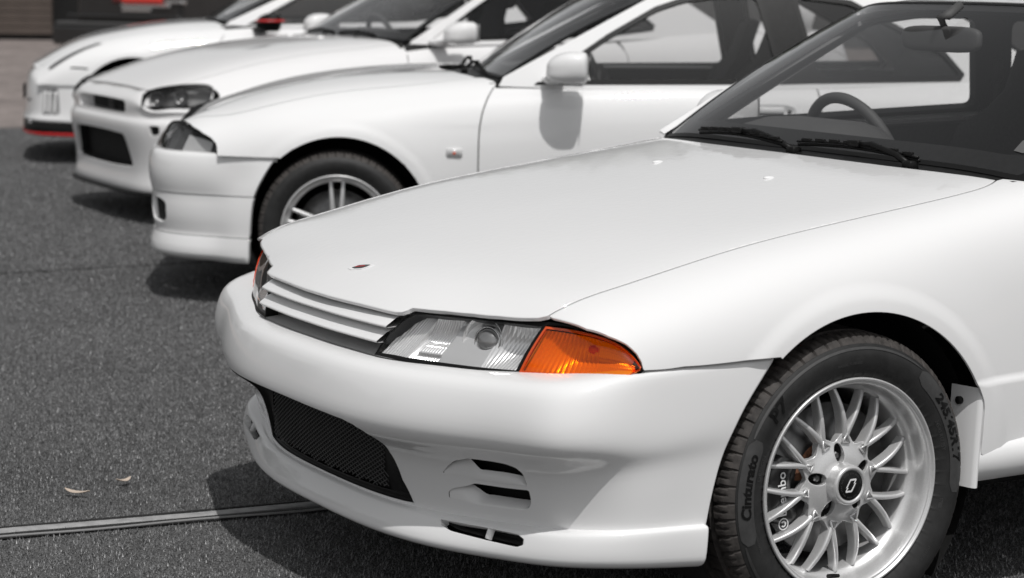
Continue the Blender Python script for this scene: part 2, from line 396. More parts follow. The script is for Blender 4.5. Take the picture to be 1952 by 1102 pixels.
# ------------------------------------------------------------------ wheels (local frame: axis along y, outer face towards -y)
def tyre_mesh(R=.322, rb=.2275, detail=False, w=.232):
    prof = np.array([(rb-.004, .012), (rb+.002, .004), (rb+.012, -.003), (rb+.030, -.0105), (rb+.048, -.0125), (rb+.062, -.0095), (R-.022, -.002), (R-.0205, -.0008), (R-.0165, .003), (R-.0105, .009),
                     (R-.006, .015), (R-.0035, .022), (R-.002, .032), (R-.001, .044), (R-.001, .049), (R-.001, .055), (R-.001, .060), (R, .09), (R, .105), (R, .111), (R, .122), (R, .128), (R, w-.055), (R-.001, w-.035), (R-.004, w-.015), (R-.014, w-.002), (R-.035, w+.006), (rb+.03, w+.004), (rb, w-.02)])
    n = 504 if detail else 80
    th = np.linspace(0, 2*PI, n, endpoint=False); r = np.broadcast_to(prof[:, 0], (n, len(prof))).copy(); y = prof[:, 1][None, :]
    for a, b in ((.048, .056), (.108, .126)): r -= .007*((y > a) & (y < b))
    if detail:
        ph = (th[:, None]*56/(2*PI)-y*4.5) % 1.0; sh = ((y > .0015) & (y < .046)).astype(float)
        r -= .0055*sh*((ph < .17)); r -= .004*((y > .013) & (y < .040))*((ph > .5) & (ph < .62))
        r -= .005*((y > .06) & (y < .104))*((ph > .3) & (ph < .42))
        r -= .0012*((y > -.0015) & (y < 0.0))
    P = np.stack([r*np.cos(th)[:, None], np.broadcast_to(y, r.shape), r*np.sin(th)[:, None]], -1)
    mi = []
    m = MB(); m.grid(P, close_u=True)
    V = np.concatenate(m.V); zc = .318; V[:, 2] = np.maximum(V[:, 2], -zc)
    k = len(prof)-1; I = [(1 if 7 <= (i % k) <= 23 else 0) for i in range(len(m.F))]
    me = mesh(V, m.F, None, True, I)
    if detail: me.set_sharp_from_angle(angle=math.radians(32))
    return me
def bend(V, r, a0, y, up=True):
    """lay flat lettering (x along, y up) on a disc facing -y, baseline centred at angle a0 (clockwise reading as seen from -y)"""
    th = a0-V[:, 0]/r; rr = r+V[:, 1]
    return np.stack([rr*np.cos(th), np.interp(rr, [.2275, .24, .258, .276, .29, .30], [.004, -.003, -.0105, -.0125, -.0095, -.0022])-y-V[:, 2], rr*np.sin(th)], -1)
def sidewall_strip(a0, a1, r0, r1, y, n=40, taper=.006):
    th = np.linspace(a0, a1, n); P = []
    for i, t in enumerate(th):
        f = min(1, min(i, n-1-i)/2.5); rm = (r0+r1)/2; P.append([(rm+(r0-rm)*(.45+.55*f)+0, t), (r0*.67+r1*.33, t), (r0*.33+r1*.67, t), (rm+(r1-rm)*(.45+.55*f), t)])
    P = np.array(P); rr, tt = P[..., 0], P[..., 1]
    yy = np.interp(rr, [.2275, .24, .258, .276, .29, .30], [.004, -.003, -.0105, -.0125, -.0095, -.0022])-y
    return np.stack([rr*np.cos(tt), yy, rr*np.sin(tt)], -1)
class Disc:
    us = vs = 1.0
    def __init__(s, f): s.f = f
    def __call__(s, U, V): U = np.asarray(U, float).ravel(); V = np.asarray(V, float).ravel(); return np.stack([U, s.f(np.hypot(U, V)), V], -1)
def rotY(a): c, s = math.cos(a), math.sin(a); return np.array([[c, 0, -s], [0, 1, 0], [s, 0, c]])
def bar(m, P, W, H, n=6, mi=0):
    """spoke: rounded-top bar along P; widths W, depths H (depth runs to +y)"""
    P = np.asarray(P, float); T = np.gradient(P, axis=0); T[:, 1] = 0; T /= np.linalg.norm(T, axis=1)[:, None]; S = np.stack([-T[:, 2], 0*T[:, 0], T[:, 0]], -1); R = []
    for p, s, w, h in zip(P, S, W, H):
        cs = [(-.62, 1.0), (-.56, .3), (-.50, .10), (-.36, .02), (0, 0), (.36, .02), (.50, .10), (.56, .3), (.62, 1.0)]
        R.append([p+s*w*a+np.array([0, h*b, 0]) for a, b in cs])
    return m.grid(np.array(R), mi=mi, flip=True)
def wheel_mesh_type(parent, c, side, rot=0.0):
    """twenty slim arms from ten nodes, deep lip"""
    x, y, z = c
    m = MB(); m.lathe([(.221, .012), (.2265, .006), (.2290, .0015), (.2288, -.0025), (.2265, -.0045), (.2235, -.003), (.2222, .001), (.2205, .003), (.2185, .0015), (.2160, .004), (.2135, .010), (.2115, .018), (.2105, .034), (.2085, .042), (.2035, .050), (.1985, .0535), (.1965, .060), (.194, .075), (.193, .2), (.215, .215)], 120)
    wh = m.build('wheel', M['silver'], parent); wh.location = (x, y, z)
    if side > 0: wh.scale = (1, -1, 1)
    # hub dish with five lug pockets
    dish = Disc(lambda r: .030+.012*smooth(.03, .095, r)-.004*np.exp(-((r-.06)/.02)**2))
    hub = [np.stack([.058*math.cos(a)+np.cos(q)*.0, 0*q], -1) for a in () for q in ()]
    holes = []
    for k in range(5):
        a = 2*PI*k/5+rot+.25; t = np.linspace(0, 2*PI, 20, endpoint=False); e = np.stack([.021*np.cos(t)+.003, .0125*np.sin(t)], -1)
        c_, s_ = math.cos(a), math.sin(a); holes.append(np.stack([(.060+e[:, 0])*c_-e[:, 1]*s_, (.060+e[:, 0])*s_+e[:, 1]*c_], -1))
    t = np.linspace(0, 2*PI, 80, endpoint=False); rim_r = .097+.009*np.cos(10*(t-rot))
    V, F, N = trim(dish, np.stack([rim_r*np.cos(t), rim_r*np.sin(t)], -1), holes, step=.008, bstep=.006, edge=.0018, flange=.022, ref=(0, .5, 0))
    o = link('hub_dish', mesh(V, F, N), wh, M['silver'])
    for h in holes:
        m = MB(); cc = h.mean(0); P = []
        for d, sc_ in ((.043, 1.0), (.058, .8), (.060, 0.0)): P.append([(cc[0]+(q[0]-cc[0])*sc_, d, cc[1]+(q[1]-cc[1])*sc_) for q in h])
        m.grid(np.array(P), close_v=True); m.build('lug_pocket', M['matte'], wh)
    nm = MB(); nm.tube([(0, .062, 0), (0, .046, 0), (0, .043, 0)], [.0085, .0085, .006], 6, up=(1, 0, 0)); nme = nm.me(False)
    for k in range(5):
        a = 2*PI*k/5+rot+.25; o = link('lug_nut', nme, wh, M['badge']); o.location = (.056*math.cos(a), 0, .056*math.sin(a))
    # arms
    sm = {}
    for sg in (-1, 1):
        m = MB(); rr = np.linspace(.098, .1985, 12); q = (rr-.098)/.1005; th = sg*np.radians(.6+10.6*q**.9+.7*np.sin(PI*q))
        yy = .036-.004*np.sin(PI*q)+.014*q**2.5
        bar(m, np.stack([rr*np.cos(th), yy, rr*np.sin(th)], -1), (.0112-.0030*q), .030-.008*q); sm[sg] = m.me()
    for k in range(10):
        for sg in (-1, 1):
            o = link('spoke', sm[sg], wh, M['silver']); o.rotation_euler = (0, -(rot+2*PI*k/10), 0)
    tm = MB(); tr = [(.083, -.0095), (.083, .0095), (.102, 0), (.083, -.0095), (.083, .0095)]
    tm.tube([(a+.001, .0365, b) for a, b in tr[:4]], .0028, 6, up=(0, 1, 0)); tme = tm.me()
    for k in range(10):
        o = link('triangle_boss', tme, wh, M['silver']); o.rotation_euler = (0, -(rot+2*PI*k/10), 0)
    # cap
    m = MB(); m.lathe([(.0435, .045), (.0425, .006), (.041, .0005), (.0375, -.001), (.0335, .000), (.0325, .0025), (0.0, .0023)], 40)
    cap = m.build('centre_cap', M['silver'], wh)
    m = MB(); m.lathe([(.0315, .0024), (.031, .0008), (0, .0006)], 40); m.build('cap_face', M['plastic'], wh)
    # the emblem on the cap: two interlocked slanted brackets
    m = MB()
    for s_ in (1, -1):
        pts = np.array([(-.006, .0145), (.0105, .0145), (.0125, .0115), (.010, .004), (.0058, .004), (.0085, .0105), (-.0035, .0105), (-.0095, -.0045), (-.0135, -.0045), (-.0075, .0125)])*s_
        m.add([((a+.26*b*1.0)*.92, -.0002, b*.97) for a, b in pts], [tuple(range(len(pts)))])
    m.build('cap_emblem', M['white_print'], wh, smooth=False)
    V, F = textmesh('PROUD IN ALL ROAD RIM', .0046); th = PI/2-V[:, 0]/.0275; m = MB(); m.add(np.stack([(.0272+V[:, 1])*np.cos(th), 0*th+.0125, (.0272+V[:, 1])*np.sin(th)], -1), F)
    del m                                              # ring of print is unreadable in the photograph: dashes stand for it
    m = MB()
    for k in range(46):
        if k % 9 in (0, 4): continue
        a = 2*PI*k/46; d = rotY(a); V = np.array([(.0240, .0000, -.0009), (.0240, .0000, .0009), (.0270, .0000, .0007), (.0270, .0000, -.0007)])@d.T; m.add(V, [(0, 1, 2, 3)])
    m.build('cap_print', M['band'], wh, smooth=False)
    # valve
    m = MB(); m.tube([(.150+.036, .03, -.075), (.150+.030, .010, -.074), (.150+.026, -.004, -.073)], [.005, .005, .004], 8); v = m.build('tyre_valve', M['plastic'], wh); v.rotation_euler = (0, 1.13+.2, 0)
    return wh
def wheel_twin_type(parent, c, side, rot=PI/2):
    x, y, z = c
    m = MB(); m.lathe([(.221, .012), (.2265, .006), (.2290, .0015), (.2288, -.0025), (.2255, -.0045), (.2215, -.002), (.218, .006), (.213, .016), (.209, .022), (.203, .026), (.198, .034), (.195, .06), (.194, .2), (.215, .215)], 96)
    m.lathe([(.075, .05), (.072, .024), (.055, .020), (.034, .018), (.032, .012), (0, .011)], 40)
    wh = m.build('wheel', M['silver'], parent); wh.location = (x, y, z)
    if side > 0: wh.scale = (1, -1, 1)
    m = MB(); rr = np.linspace(.055, .204, 10); q = (rr-.055)/.149
    off = .016+.010*q; bar(m, np.stack([rr, .020-.004*np.sin(PI*q)+.006*q, off], -1), .019-.006*q, .03+0*q); me1 = m.me()
    m = MB(); bar(m, np.stack([rr, .020-.004*np.sin(PI*q)+.006*q, -off], -1), .019-.006*q, .03+0*q); me2 = m.me()
    for k in range(5):
        for me in (me1, me2):
            o = link('spoke', me, wh, M['silver']); o.rotation_euler = (0, -(rot+2*PI*k/5), 0)
    return wh
def brakes(wh, ang=PI, text=False):
    m = MB(); m.lathe([(.06, .085), (.162, .085), (.1625, .088), (.162, .112), (.06, .112)], 64); m.lathe([(.0, .078), (.05, .079), (.062, .086)], 32)
    m.build('brake_disc', M['disc'], wh)
    m = MB(); m.lathe([(.058, .083), (.066, .0805), (.080, .0825), (.083, .086)], 40, a0=ang-1.6, a1=ang-.1); m.build('hub_ring', M['rust'], wh)
    m = MB(); a = np.linspace(-.52, .52, 14); P = []
    for t in a:
        e = 1-.12*(abs(t)/.52)**4; P.append([(r*np.cos(t), yy, r*np.sin(t)) for r, yy in ((.104*2-.104*e, .125), (.106, .068), (.114, .058), (.13, .054), (.160*e, .056), (.174*e, .064), (.178*e, .125))])
    m.grid(np.array(P), flip=True); cal = m.build('brake_caliper', M['caliper'], wh); cal.rotation_euler = (0, -ang, 0)
    if text:
        V, F = textmesh('brembo', .030, .0004); V2 = np.stack([.139+V[:, 1]*.95, 0*V[:, 0]+.0515, -V[:, 0]+.004], -1)
        # reads upwards on the forward side of the disc
        m = MB(); 
        t = np.linspace(0, 2*PI, 28, endpoint=False); c0 = np.array([.139, .0515, .068])
        for r0, r1, t0, t1 in ((.0105, .0130, 0, 2*PI), (.0035, .0068, .6, 5.7)):
            tt = np.linspace(t0, t1, 30); G = np.stack([np.stack([c0[0]+r*np.cos(tt), 0*tt+.0515, c0[2]+r*np.sin(tt)], -1) for r in (r0, r1)], 0); m.grid(G)
        m.add(V2*[1, 1, 1], F); o = m.build('caliper_lettering', M['white_print'], wh, smooth=False); o.rotation_euler = (0, -ang, 0); o.scale = (1, 1, 1)
    return cal
def tyre(wh, detail=False, text=False):
    t = link('tyre', tyre_mesh(detail=detail), wh, [M['rubber'], M['tread']])
    if not text: return t
    D = math.radians
    m = MB()
    for a0, a1 in ((D(154), D(199)), (D(53), D(-9))): m.grid(sidewall_strip(a0, a1, .262, .297, .0012))
    m.grid(sidewall_strip(D(199), D(300), .2895, .2945, .0012, taper=0)); m.grid(sidewall_strip(D(53), D(154), .2895, .2945, .0012))
    m.build('tyre_label_band', M['band'], wh)
    for s, size, a, r, w in (('Cinturato', .030, 174, .279, 1.15), ('P7', .040, 139, .272, 1.2), ('245/45R17', .029, 22, .279, 1.28)):
        V, F = textmesh(s, size, .0012, .12); V[:, 0] *= w
        m = MB(); m.add(bend(V, r, D(a), .0022), F); m.build('tyre_lettering', M['trim'], wh, smooth=False)
    for s, size, a, r in (('245/45 R17 95Y', .011, 20, .250), ('DESIGN', .016, 165, .250), ('RADIAL TUBELESS', .008, 95, .262), ('TREADWEAR', .008, 200, .262), ('OUTSIDE', .009, 320, .262), ('STEEL', .009, 345, .25)):
        V, F = textmesh(s, size, .0001); m = MB(); m.add(bend(V, r, D(a), .0012), F); m.build('tyre_lettering', M['band'], wh, smooth=False)
    return t
def wheels(car, kind, c, hidden=()):
    """four wheels; c = (x front, x rear, y, z)"""
    xf, xr, y, z = c; first = None
    for i, (x, sg) in enumerate(((xf, -1), (xf, 1), (xr, -1), (xr, 1))):
        if kind == 'mesh' and i == 0:
            w = wheel_mesh_type(car, (x, -y, z), -1, rot=.17); brakes(w, math.radians(184), True); tyre(w, True, True); continue
        if first is None:
            w = wheel_twin_type(car, (x, sg*y, z), sg); brakes(w, PI); tyre(w, kind == 'twin'); first = w
            continue
        w = first.copy(); COL.objects.link(w); w.location = (x, sg*y, z); w.scale = (1, -1 if sg > 0 else 1, 1)
        for ch in list(first.children): o = ch.copy(); COL.objects.link(o); o.parent = w

# ------------------------------------------------------------------ things every coupe has
class Side:
    """side of the cabin: y as a function of (x, z)"""
    us = vs = 1.0
    def __init__(s, xs, ys, zb=.93, lean=.40, curv=.12, sg=-1): s.f = spline(xs, ys); s.zb = zb; s.lean = lean; s.curv = curv; s.sg = sg
    def y(s, X, Z): d = Z-s.zb; return s.f(X)-s.lean*d-s.curv*d*abs(d)
    def __call__(s, U, V): U = np.asarray(U, float).ravel(); V = np.asarray(V, float).ravel(); return np.stack([U, s.sg*s.y(U, V), V], -1)
class Roof:
    us = vs = 1.0
    def __init__(s, zc, rail): s.zc = spline(*zc); s.yr = spline(rail[0], rail[1]); s.zr = spline(rail[0], rail[2])
    def __call__(s, U, V):
        U = np.asarray(U, float).ravel(); V = np.asarray(V, float).ravel(); a = np.abs(V)/s.yr(U); c = s.zc(U)
        return np.stack([U, V, c-(c-s.zr(U))*(.55*a**2+.45*a**5)], -1)
class Screen:
    """glass between a lower and an upper edge, (y, x, z) half points, symmetric; domain (q in -1..1, h in 0..1)"""
    us = .7; vs = .7
    def __init__(s, base, top, bow=.015):
        def mk(P): P = np.array(P, float); L = P[:0:-1].copy(); L[:, 0] *= -1; Q = np.r_[L, P]; t = Q[:, 0]/Q[-1, 0]; return spline(t, Q)
        s.b = mk(base); s.t = mk(top); s.bow = bow
    def __call__(s, U, V):
        U = np.asarray(U, float).ravel(); V = np.asarray(V, float).ravel(); b = s.b(U); t = s.t(U); P = b+(t-b)*V[:, None]
        return np.stack([P[:, 1]-s.bow*4*V*(1-V)*.5*np.sign(t[:, 1]-b[:, 1]), P[:, 0], P[:, 2]+s.bow*4*V*(1-V)], -1)
class LoftSurf:
    """patch between an upper and a lower edge curve with matched points; domain (q along, h from lower 0 to upper 1)"""
    us = .62; vs = .09
    def __init__(s, top, bot, bulge=0., deep=0., out=(-1, -.6, .3)):
        k = np.linspace(0, 1, len(top)); s.t = spline(k, np.array(top, float)); s.b = spline(k, np.array(bot, float)); s.bulge = bulge; s.deep = deep; s.out = np.array(out, float)
    def __call__(s, U, V):
        U = np.asarray(U, float).ravel(); V = np.asarray(V, float).ravel(); a, b = s.t(U), s.b(U); e = 1e-3; t = (s.t(U+e)+s.b(U+e))-(s.t(U-e)+s.b(U-e))
        n = np.cross(t, a-b); n /= np.linalg.norm(n, axis=1)[:, None]+1e-15; n *= np.sign(n@s.out)[:, None]
        return b+(a-b)*V[:, None]+n*(s.bulge*4*np.clip(V, 0, 1)*(1-np.clip(V, 0, 1))-s.deep)[:, None]
def put(name, m, parent, tr, sg=-1):
    V, F, N = tr if sg < 0 else flip_y(*tr); return link(name, mesh(V, F, N), parent, m)
def rect_uv(u0, u1, v0, v1): return [(u0, v0), (u1, v0), (u1, v1), (u0, v1)]
def poly_off(P, d):
    """polygon moved inwards by d"""
    P = np.asarray(P, float); P = P if area(P) > 0 else P[::-1]; n = len(P); out = []
    for i in range(n):
        a, b, c = P[i-1], P[i], P[(i+1) % n]; t1 = (b-a)/(np.linalg.norm(b-a)+1e-12); t2 = (c-b)/(np.linalg.norm(c-b)+1e-12)
        n1 = np.array([-t1[1], t1[0]]); n2 = np.array([-t2[1], t2[0]]); k = n1+n2; k /= max(1e-6, np.linalg.norm(k)); out.append(b+k*d/max(.35, np.dot(k, n1)))
    return np.array(out)
def rnd(P, r=.02, n=5):
    """polygon with rounded corners"""
    P = np.asarray(P, float); m = len(P); out = []
    for i in range(m):
        a, b, c = P[i-1], P[i], P[(i+1) % m]; d1 = np.linalg.norm(a-b); d2 = np.linalg.norm(c-b); k1 = min(r, d1*.45)/d1; k2 = min(r, d2*.45)/d2
        p, q = b+(a-b)*k1, b+(c-b)*k2
        for t in np.linspace(0, 1, n): out.append(p*(1-t)**2+2*b*t*(1-t)+q*t*t)
    return np.array(out)
def strip(name, m, parent, P, w, t=.004, n=8, up=None):
    b = MB(); b.tube(P, 1.0, n, sq=(w, t), up=up); return b.build(name, m, parent)
def blob(m, c, r, f=None, nu=24, nv=16, mi=0, e=1.0):
    """a superellipsoid, optionally reshaped by f"""
    u = np.linspace(-PI/2, PI/2, nv); v = np.linspace(0, 2*PI, nu, endpoint=False)
    p = lambda a, k: np.sign(a)*np.abs(a)**k
    x = p(np.cos(u), e)[:, None]*p(np.cos(v), e)[None]; y = p(np.cos(u), e)[:, None]*p(np.sin(v), e)[None]; z = np.broadcast_to(p(np.sin(u), e)[:, None], x.shape)
    P = np.stack([x, y, z], -1); 
    if f is not None: P = f(P)
    return m.grid(P*np.array(r)+np.array(c), close_v=True, mi=mi)
def mirror_unit(car, c, paint, sg=-1, w=.084):
    """door mirror: boxy rounded shell with a tapered inner end, glass at the back, foot"""
    m = MB(); p = lambda a, k: np.sign(a)*np.abs(a)**k
    def f(P):
        P = P.copy(); x, z = P[..., 0].copy(), P[..., 2].copy(); k = np.clip(-x, 0, 1)
        P[..., 2] = z*(1-.30*k**2)-.16*k**1.5; P[..., 0] = np.where(x > .55, .55+.35*(x-.55), x)-.10*np.clip(-z, 0, 1)*k; P[..., 1] *= 1-.12*np.clip(-z, 0, 1); o_ = np.clip(-P[..., 1], 0, 1); P[..., 0] = P[..., 0]*(1-.42*o_**2.2)+.16*o_**2.2; return P
    blob(m, (0, 0, 0), (.098, w, .064), f, 40, 26, e=.62)
    m.tube([(-.055, w*.55, -.038), (-.06, w+.06, -.055), (-.06, w+.12, -.058)], [.026, .030, .036], 14, sq=(1.5, .7))
    o = m.build('side_mirror', paint, car); o.location = c
    m = MB(); m.grid(np.array([[(.0705, a*w*.80, b*.048) for a in np.linspace(-1, 1, 8)] for b in np.linspace(-1, 1, 6)])); m.build('mirror_glass', M['mirror'], o)
    if sg > 0: o.scale = (1, -1, 1)
    return o
def wiper(car, a, b, m_=None, pivot=None, h=.02):
    """blade from a to b with its arm"""
    a, b = np.array(a, float), np.array(b, float); m = MB(); d = (b-a)/np.linalg.norm(b-a)
    q = np.linspace(0, 1, 9)[:, None]; bl = a+(b-a)*q+np.array([0, 0, h])*np.sin(PI*q)*.5
    m.tube(bl, .0045, 6); m.tube(bl+[-.004, 0, .008], .0035, 6)
    for k in np.linspace(.08, .92, 8): c = a+(b-a)*k+np.array([-.004, 0, .012+.01*math.sin(PI*k)]); m.box(c, (.005, .016, .004), None, bev=.001)
    mid = a+(b-a)*.5+np.array([-.006, 0, .022]); pv = np.array(pivot, float)
    m.tube([pv, pv+(mid-pv)*.25+[0, 0, .012], pv+(mid-pv)*.7+[0, 0, .014], mid], [.009, .008, .007, .006], 8); m.box(mid, (.010, .020, .008), bev=.002); m.box(pv, (.014, .016, .012), bev=.003)
    return m.build('wiper', m_ or M['trim'], car)
def steering_wheel(car, c, tilt=.40, r=.185):
    tilt = -tilt; m = MB(); t = np.linspace(0, 2*PI, 49)[:-1]; R = np.array([[math.cos(tilt), 0, math.sin(tilt)], [0, 1, 0], [-math.sin(tilt), 0, math.cos(tilt)]])
    P = []
    for a in t:
        cc = np.array([0, r*math.cos(a), r*math.sin(a)]); e = cc/r
        P.append([(cc+.016*(math.cos(b)*e+math.sin(b)*np.array([1, 0, 0])))@R.T for b in np.linspace(0, 2*PI, 12, endpoint=False)])
    m.grid(np.array(P), close_u=True, close_v=True)
    for a in (-.35, PI+.35, -PI/2): m.tube([np.array([.03, 0, 0])@R.T, np.array([0, r*math.cos(a), r*math.sin(a)])@R.T], [.03, .014], 8)
    blob(m, np.array([.02, 0, 0])@R.T, (.03, .075, .06)); m.tube([(-.02, 0, 0), np.array([-.30, 0, -.02])@R.T], [.05, .06], 12)
    o = m.build('steering_wheel', M['dash'], car); o.location = c; return o
def seat(car, c, hgt=.62, m_=None, name='seat'):
    """bucket seat: squab, tall back with shoulder wings"""
    x, y, z = c; m = MB()
    blob(m, (x-.22, y, z+.02), (.27, .25, .085), e=.55)
    L = np.linspace(0, 1, 14); rows = []
    for t in L:
        w = .245+.012*math.sin(PI*min(1, t*1.6)); w = w if t < .66 else w*(1-.50*smooth(.66, .86, t)); th = .065*(1-.45*t); zz = z+.02+hgt*t*1.18; xx = x+.02+.25*t
        row = []
        for k in np.linspace(0, 2*PI, 20, endpoint=False):
            cy, cx = math.cos(k), math.sin(k); wing = -.06*abs(cy)**3*(1 if t < .7 else .3)
            row.append((xx+wing+cx*th, y+w*np.sign(cy)*abs(cy)**.6, zz))
        rows.append(row)
    rows.append([(rows[-1][0][0]*0+x+.28, y+(r[1]-y)*.55, r[2]+.012) for r in rows[-1]])
    m.grid(np.array(rows), close_v=True); m.F.append(tuple(range(m.n-20, m.n))); m.I.append(0)
    return m.build(name, m_ or M['fabric'], car)
def tub(car, x0, x1, y, z0, zt, nose=-.7, tail=3.4):
    """dark inside of the car: floor, firewall, rear bulkhead, door cards and the underside"""
    m = MB(); m.box(((x0+x1)/2, 0, z0-.02), ((x1-x0)/2, y-.01, .02)); m.box((x0-.01, 0, (z0+zt)/2), (.01, y-.02, (zt-z0)/2)); m.box((x1+.01, 0, (z0+zt)/2-.02), (.01, y-.02, (zt-z0)/2-.02))
    for s in (-1, 1): m.box(((x0+x1)/2, s*y, (z0+zt)/2), ((x1-x0)/2, .012, (zt-z0)/2), bev=.008)
    m.build('cabin_lining', M['fabric'], car)
    m = MB(); m.box(((nose+tail)/2, 0, z0-.05), ((tail-nose)/2, .60, .008)); m.box(((nose+x0)/2-.0, 0, .45), ((x0-nose)/2-.05, .52, .15)); m.build('underbody', M['matte'], car)
def arch_liner(car, x, y, z, r=.37, yin=.55, sg=-1):
    m = MB(); m.lathe([(r, 0), (r+.003, .12), (r, y-yin), (.10, y-yin+.005)], 40, a0=-.75, a1=PI+.55); o = m.build('wheel_arch_liner', M['liner'], car); o.location = (x, sg*y, z)
    if sg > 0: o.scale = (1, -1, 1)
    return o
def greenhouse(car, paint, G, roof, scr, rear, door, quarter, bp, side, windows, tint='glass', roof_rng=None, frame_m=None, ws_frame=.055, gutter=True):
    """roof, screens, side windows, pillars; door, quarter, bp, side and windows are (x, z) outlines on the side surface G"""
    frame_m = frame_m or M['trim']; yr = roof.yr; xs = np.linspace(roof_rng[0], roof_rng[1], 14)
    fr = [(float(scr.t(q)[1])+.012, float(scr.t(q)[0])) for q in np.linspace(-.99, .99, 15)]
    re = [(float(rear.t(q)[1])-.012, float(rear.t(q)[0])) for q in np.linspace(.99, -.99, 13)]
    out = fr+[(x, float(yr(x))) for x in xs[1:-1]]+re+[(x, -float(yr(x))) for x in xs[-2:0:-1]]
    panel('roof', paint, car, roof, out, step=.06, flange=.02)
    V, F, N = trim(roof, poly_off(np.array(out), .03), step=.09, flange=0, off=-.035); link('headlining', mesh(V, F, -N), car, M['liner_in'])
    for nm, s, gm, fw in (('windscreen', scr, M['glass_ws'], ws_frame), ('rear_window', rear, M['glass_dark'], .05)):
        o_ = rect_uv(-.985, .985, .008, .985)
        V, F, N = trim(s, rnd(o_, .05), step=.06, flange=0); w = link(nm, mesh(V, F, N), car, gm)
        e = fw/.7; inner = rnd([(-.985+e*.62, .01+e*1.15), (.985-e*.62, .01+e*1.15), (.985-e*.62, .985-e*.55), (-.985+e*.62, .985-e*.55)], .09, 7)
        V, F, N = trim(s, o_, [inner], step=.05, flange=0, off=-.004); link('screen_border', mesh(V, F, N), w, M['plastic'])
        V, F, N = trim(s, rect_uv(-1.005, 1.005, -.01, 1.0), [rect_uv(-.982, .982, .012, .982)], step=.05, flange=.01, off=.001); link('screen_seal', mesh(V, F, N), w, M['trim'])
    for sg in (-1, 1):
        G.sg = sg
        def P(name, m, poly, off=0.0, holes=(), fl=.01, par=car, inv=False):
            V, F, N = trim(G, poly, holes, step=.06, bstep=.03, flange=fl, off=off)
            return link(name, mesh(V, [f[::-1] for f in F] if inv else F, -N if inv else N), par, m)
        P('cabin_side', paint, side, 0, [windows], .02); P('pillar_trim', M['trim_in'], poly_off(side, .012), -.035, [poly_off(windows, -.006)], .015, inv=True)
        for nm, poly, gm in (('door', door, M['glass']), ('quarter', quarter, M['glass_dark'] if tint != 'glass' else M['glass'])):
            fr_ = P('window_frame', frame_m, poly, .004, [rnd(poly_off(poly, .020), .03)], .025); P(nm+'_glass', gm, poly_off(poly, .012), -.004, (), 0, fr_)
        P('pillar', M['plastic'], bp, .003, (), .03)
    G.sg = -1

# ------------------------------------------------------------------ the nearest coupe
def flare(wheels_, amp, lip, r0, w=.11):
    def d(P):
        P = P.copy(); m = smooth(.70, .84, P[:, 1])
        for (xw, zw) in wheels_:
            r = np.hypot(P[:, 0]-xw, P[:, 2]-zw); up = smooth(-.30, .0, P[:, 2]-zw)
            P[:, 1] += m*up*(amp*np.exp(-(np.maximum(r-r0, 0)/w)**2)+lip*smooth(r0+.062, r0+.022, r))
        return P
    return d
GROUP = 'white coupes parked in a row'
def side_panels(car, B, paint, arch, fender_top, lamp_edge, seam, door_x, belt_y, rear_arch, tail, z_sill=.215, door_shape=None, fine=.03, edge=.0025, door_len=1.34):
    """fender, door, rear quarter (both sides) trimmed from the body surface"""
    ax, az, ar = arch; zs = z_sill
    a_r = arc(ax, az, ar, -12, 150, 60); a_r = a_r[a_r[:, 1] > zs+.005]; a_r[:, 0] = np.minimum(a_r[:, 0], ax+ar*.925)
    k = np.argmax(a_r[:, 0] < seam[-1][0]) if (a_r[:, 0] < seam[-1][0]).any() else len(a_r)
    a_up = a_r[:k]
    dx = door_shape or (lambda z: door_x+0*z)
    zz = np.linspace(.90, zs, 14); sh = np.stack([dx(zz), zz], -1)
    out = np.concatenate([B.dy(fender_top), B.dz(sh-[.0025, 0]), B.dz([(dx(zs)-.1, zs), (a_up[0, 0]+.02, zs)]), B.dz(a_up), B.dz(seam[::-1]), B.dz(lamp_edge)])
    panel('fender', paint, car, B, out, True, step=fine, edge=edge, flange=.007)
    x1 = door_x+door_len
    bt = np.stack([np.linspace(x1-.02, dx(.9)+.01, 12), np.full(12, belt_y)], -1); rz = np.linspace(zs, .90, 10)
    out = np.concatenate([B.dz(sh+[.0025, 0]), B.dz(np.stack([x1+.045*np.sin((rz-.2)/.7*PI*.8), rz], -1)), B.dy(bt)])
    dr = panel('door', paint, car, B, out, True, step=.05, edge=edge, flange=.018)
    rx, rz_, rr = rear_arch; ra = arc(rx, rz_, rr, 188, -8, 50); ra = ra[ra[:, 1] > zs+.005]
    zz2 = np.linspace(.90, zs, 10); e = np.stack([x1+.005+.045*np.sin((zz2-.2)/.7*PI*.8), zz2], -1)
    out = np.concatenate([B.dz(e), B.dz(ra), B.dz([(tail, zs+.08), (tail, .60), (tail, .85)]), B.dy(np.stack([np.linspace(tail, x1+.01, 16), np.full(16, belt_y)], -1))])
    panel('rear_quarter', paint, car, B, out, True, step=.06, edge=edge, flange=.018)
    return dr
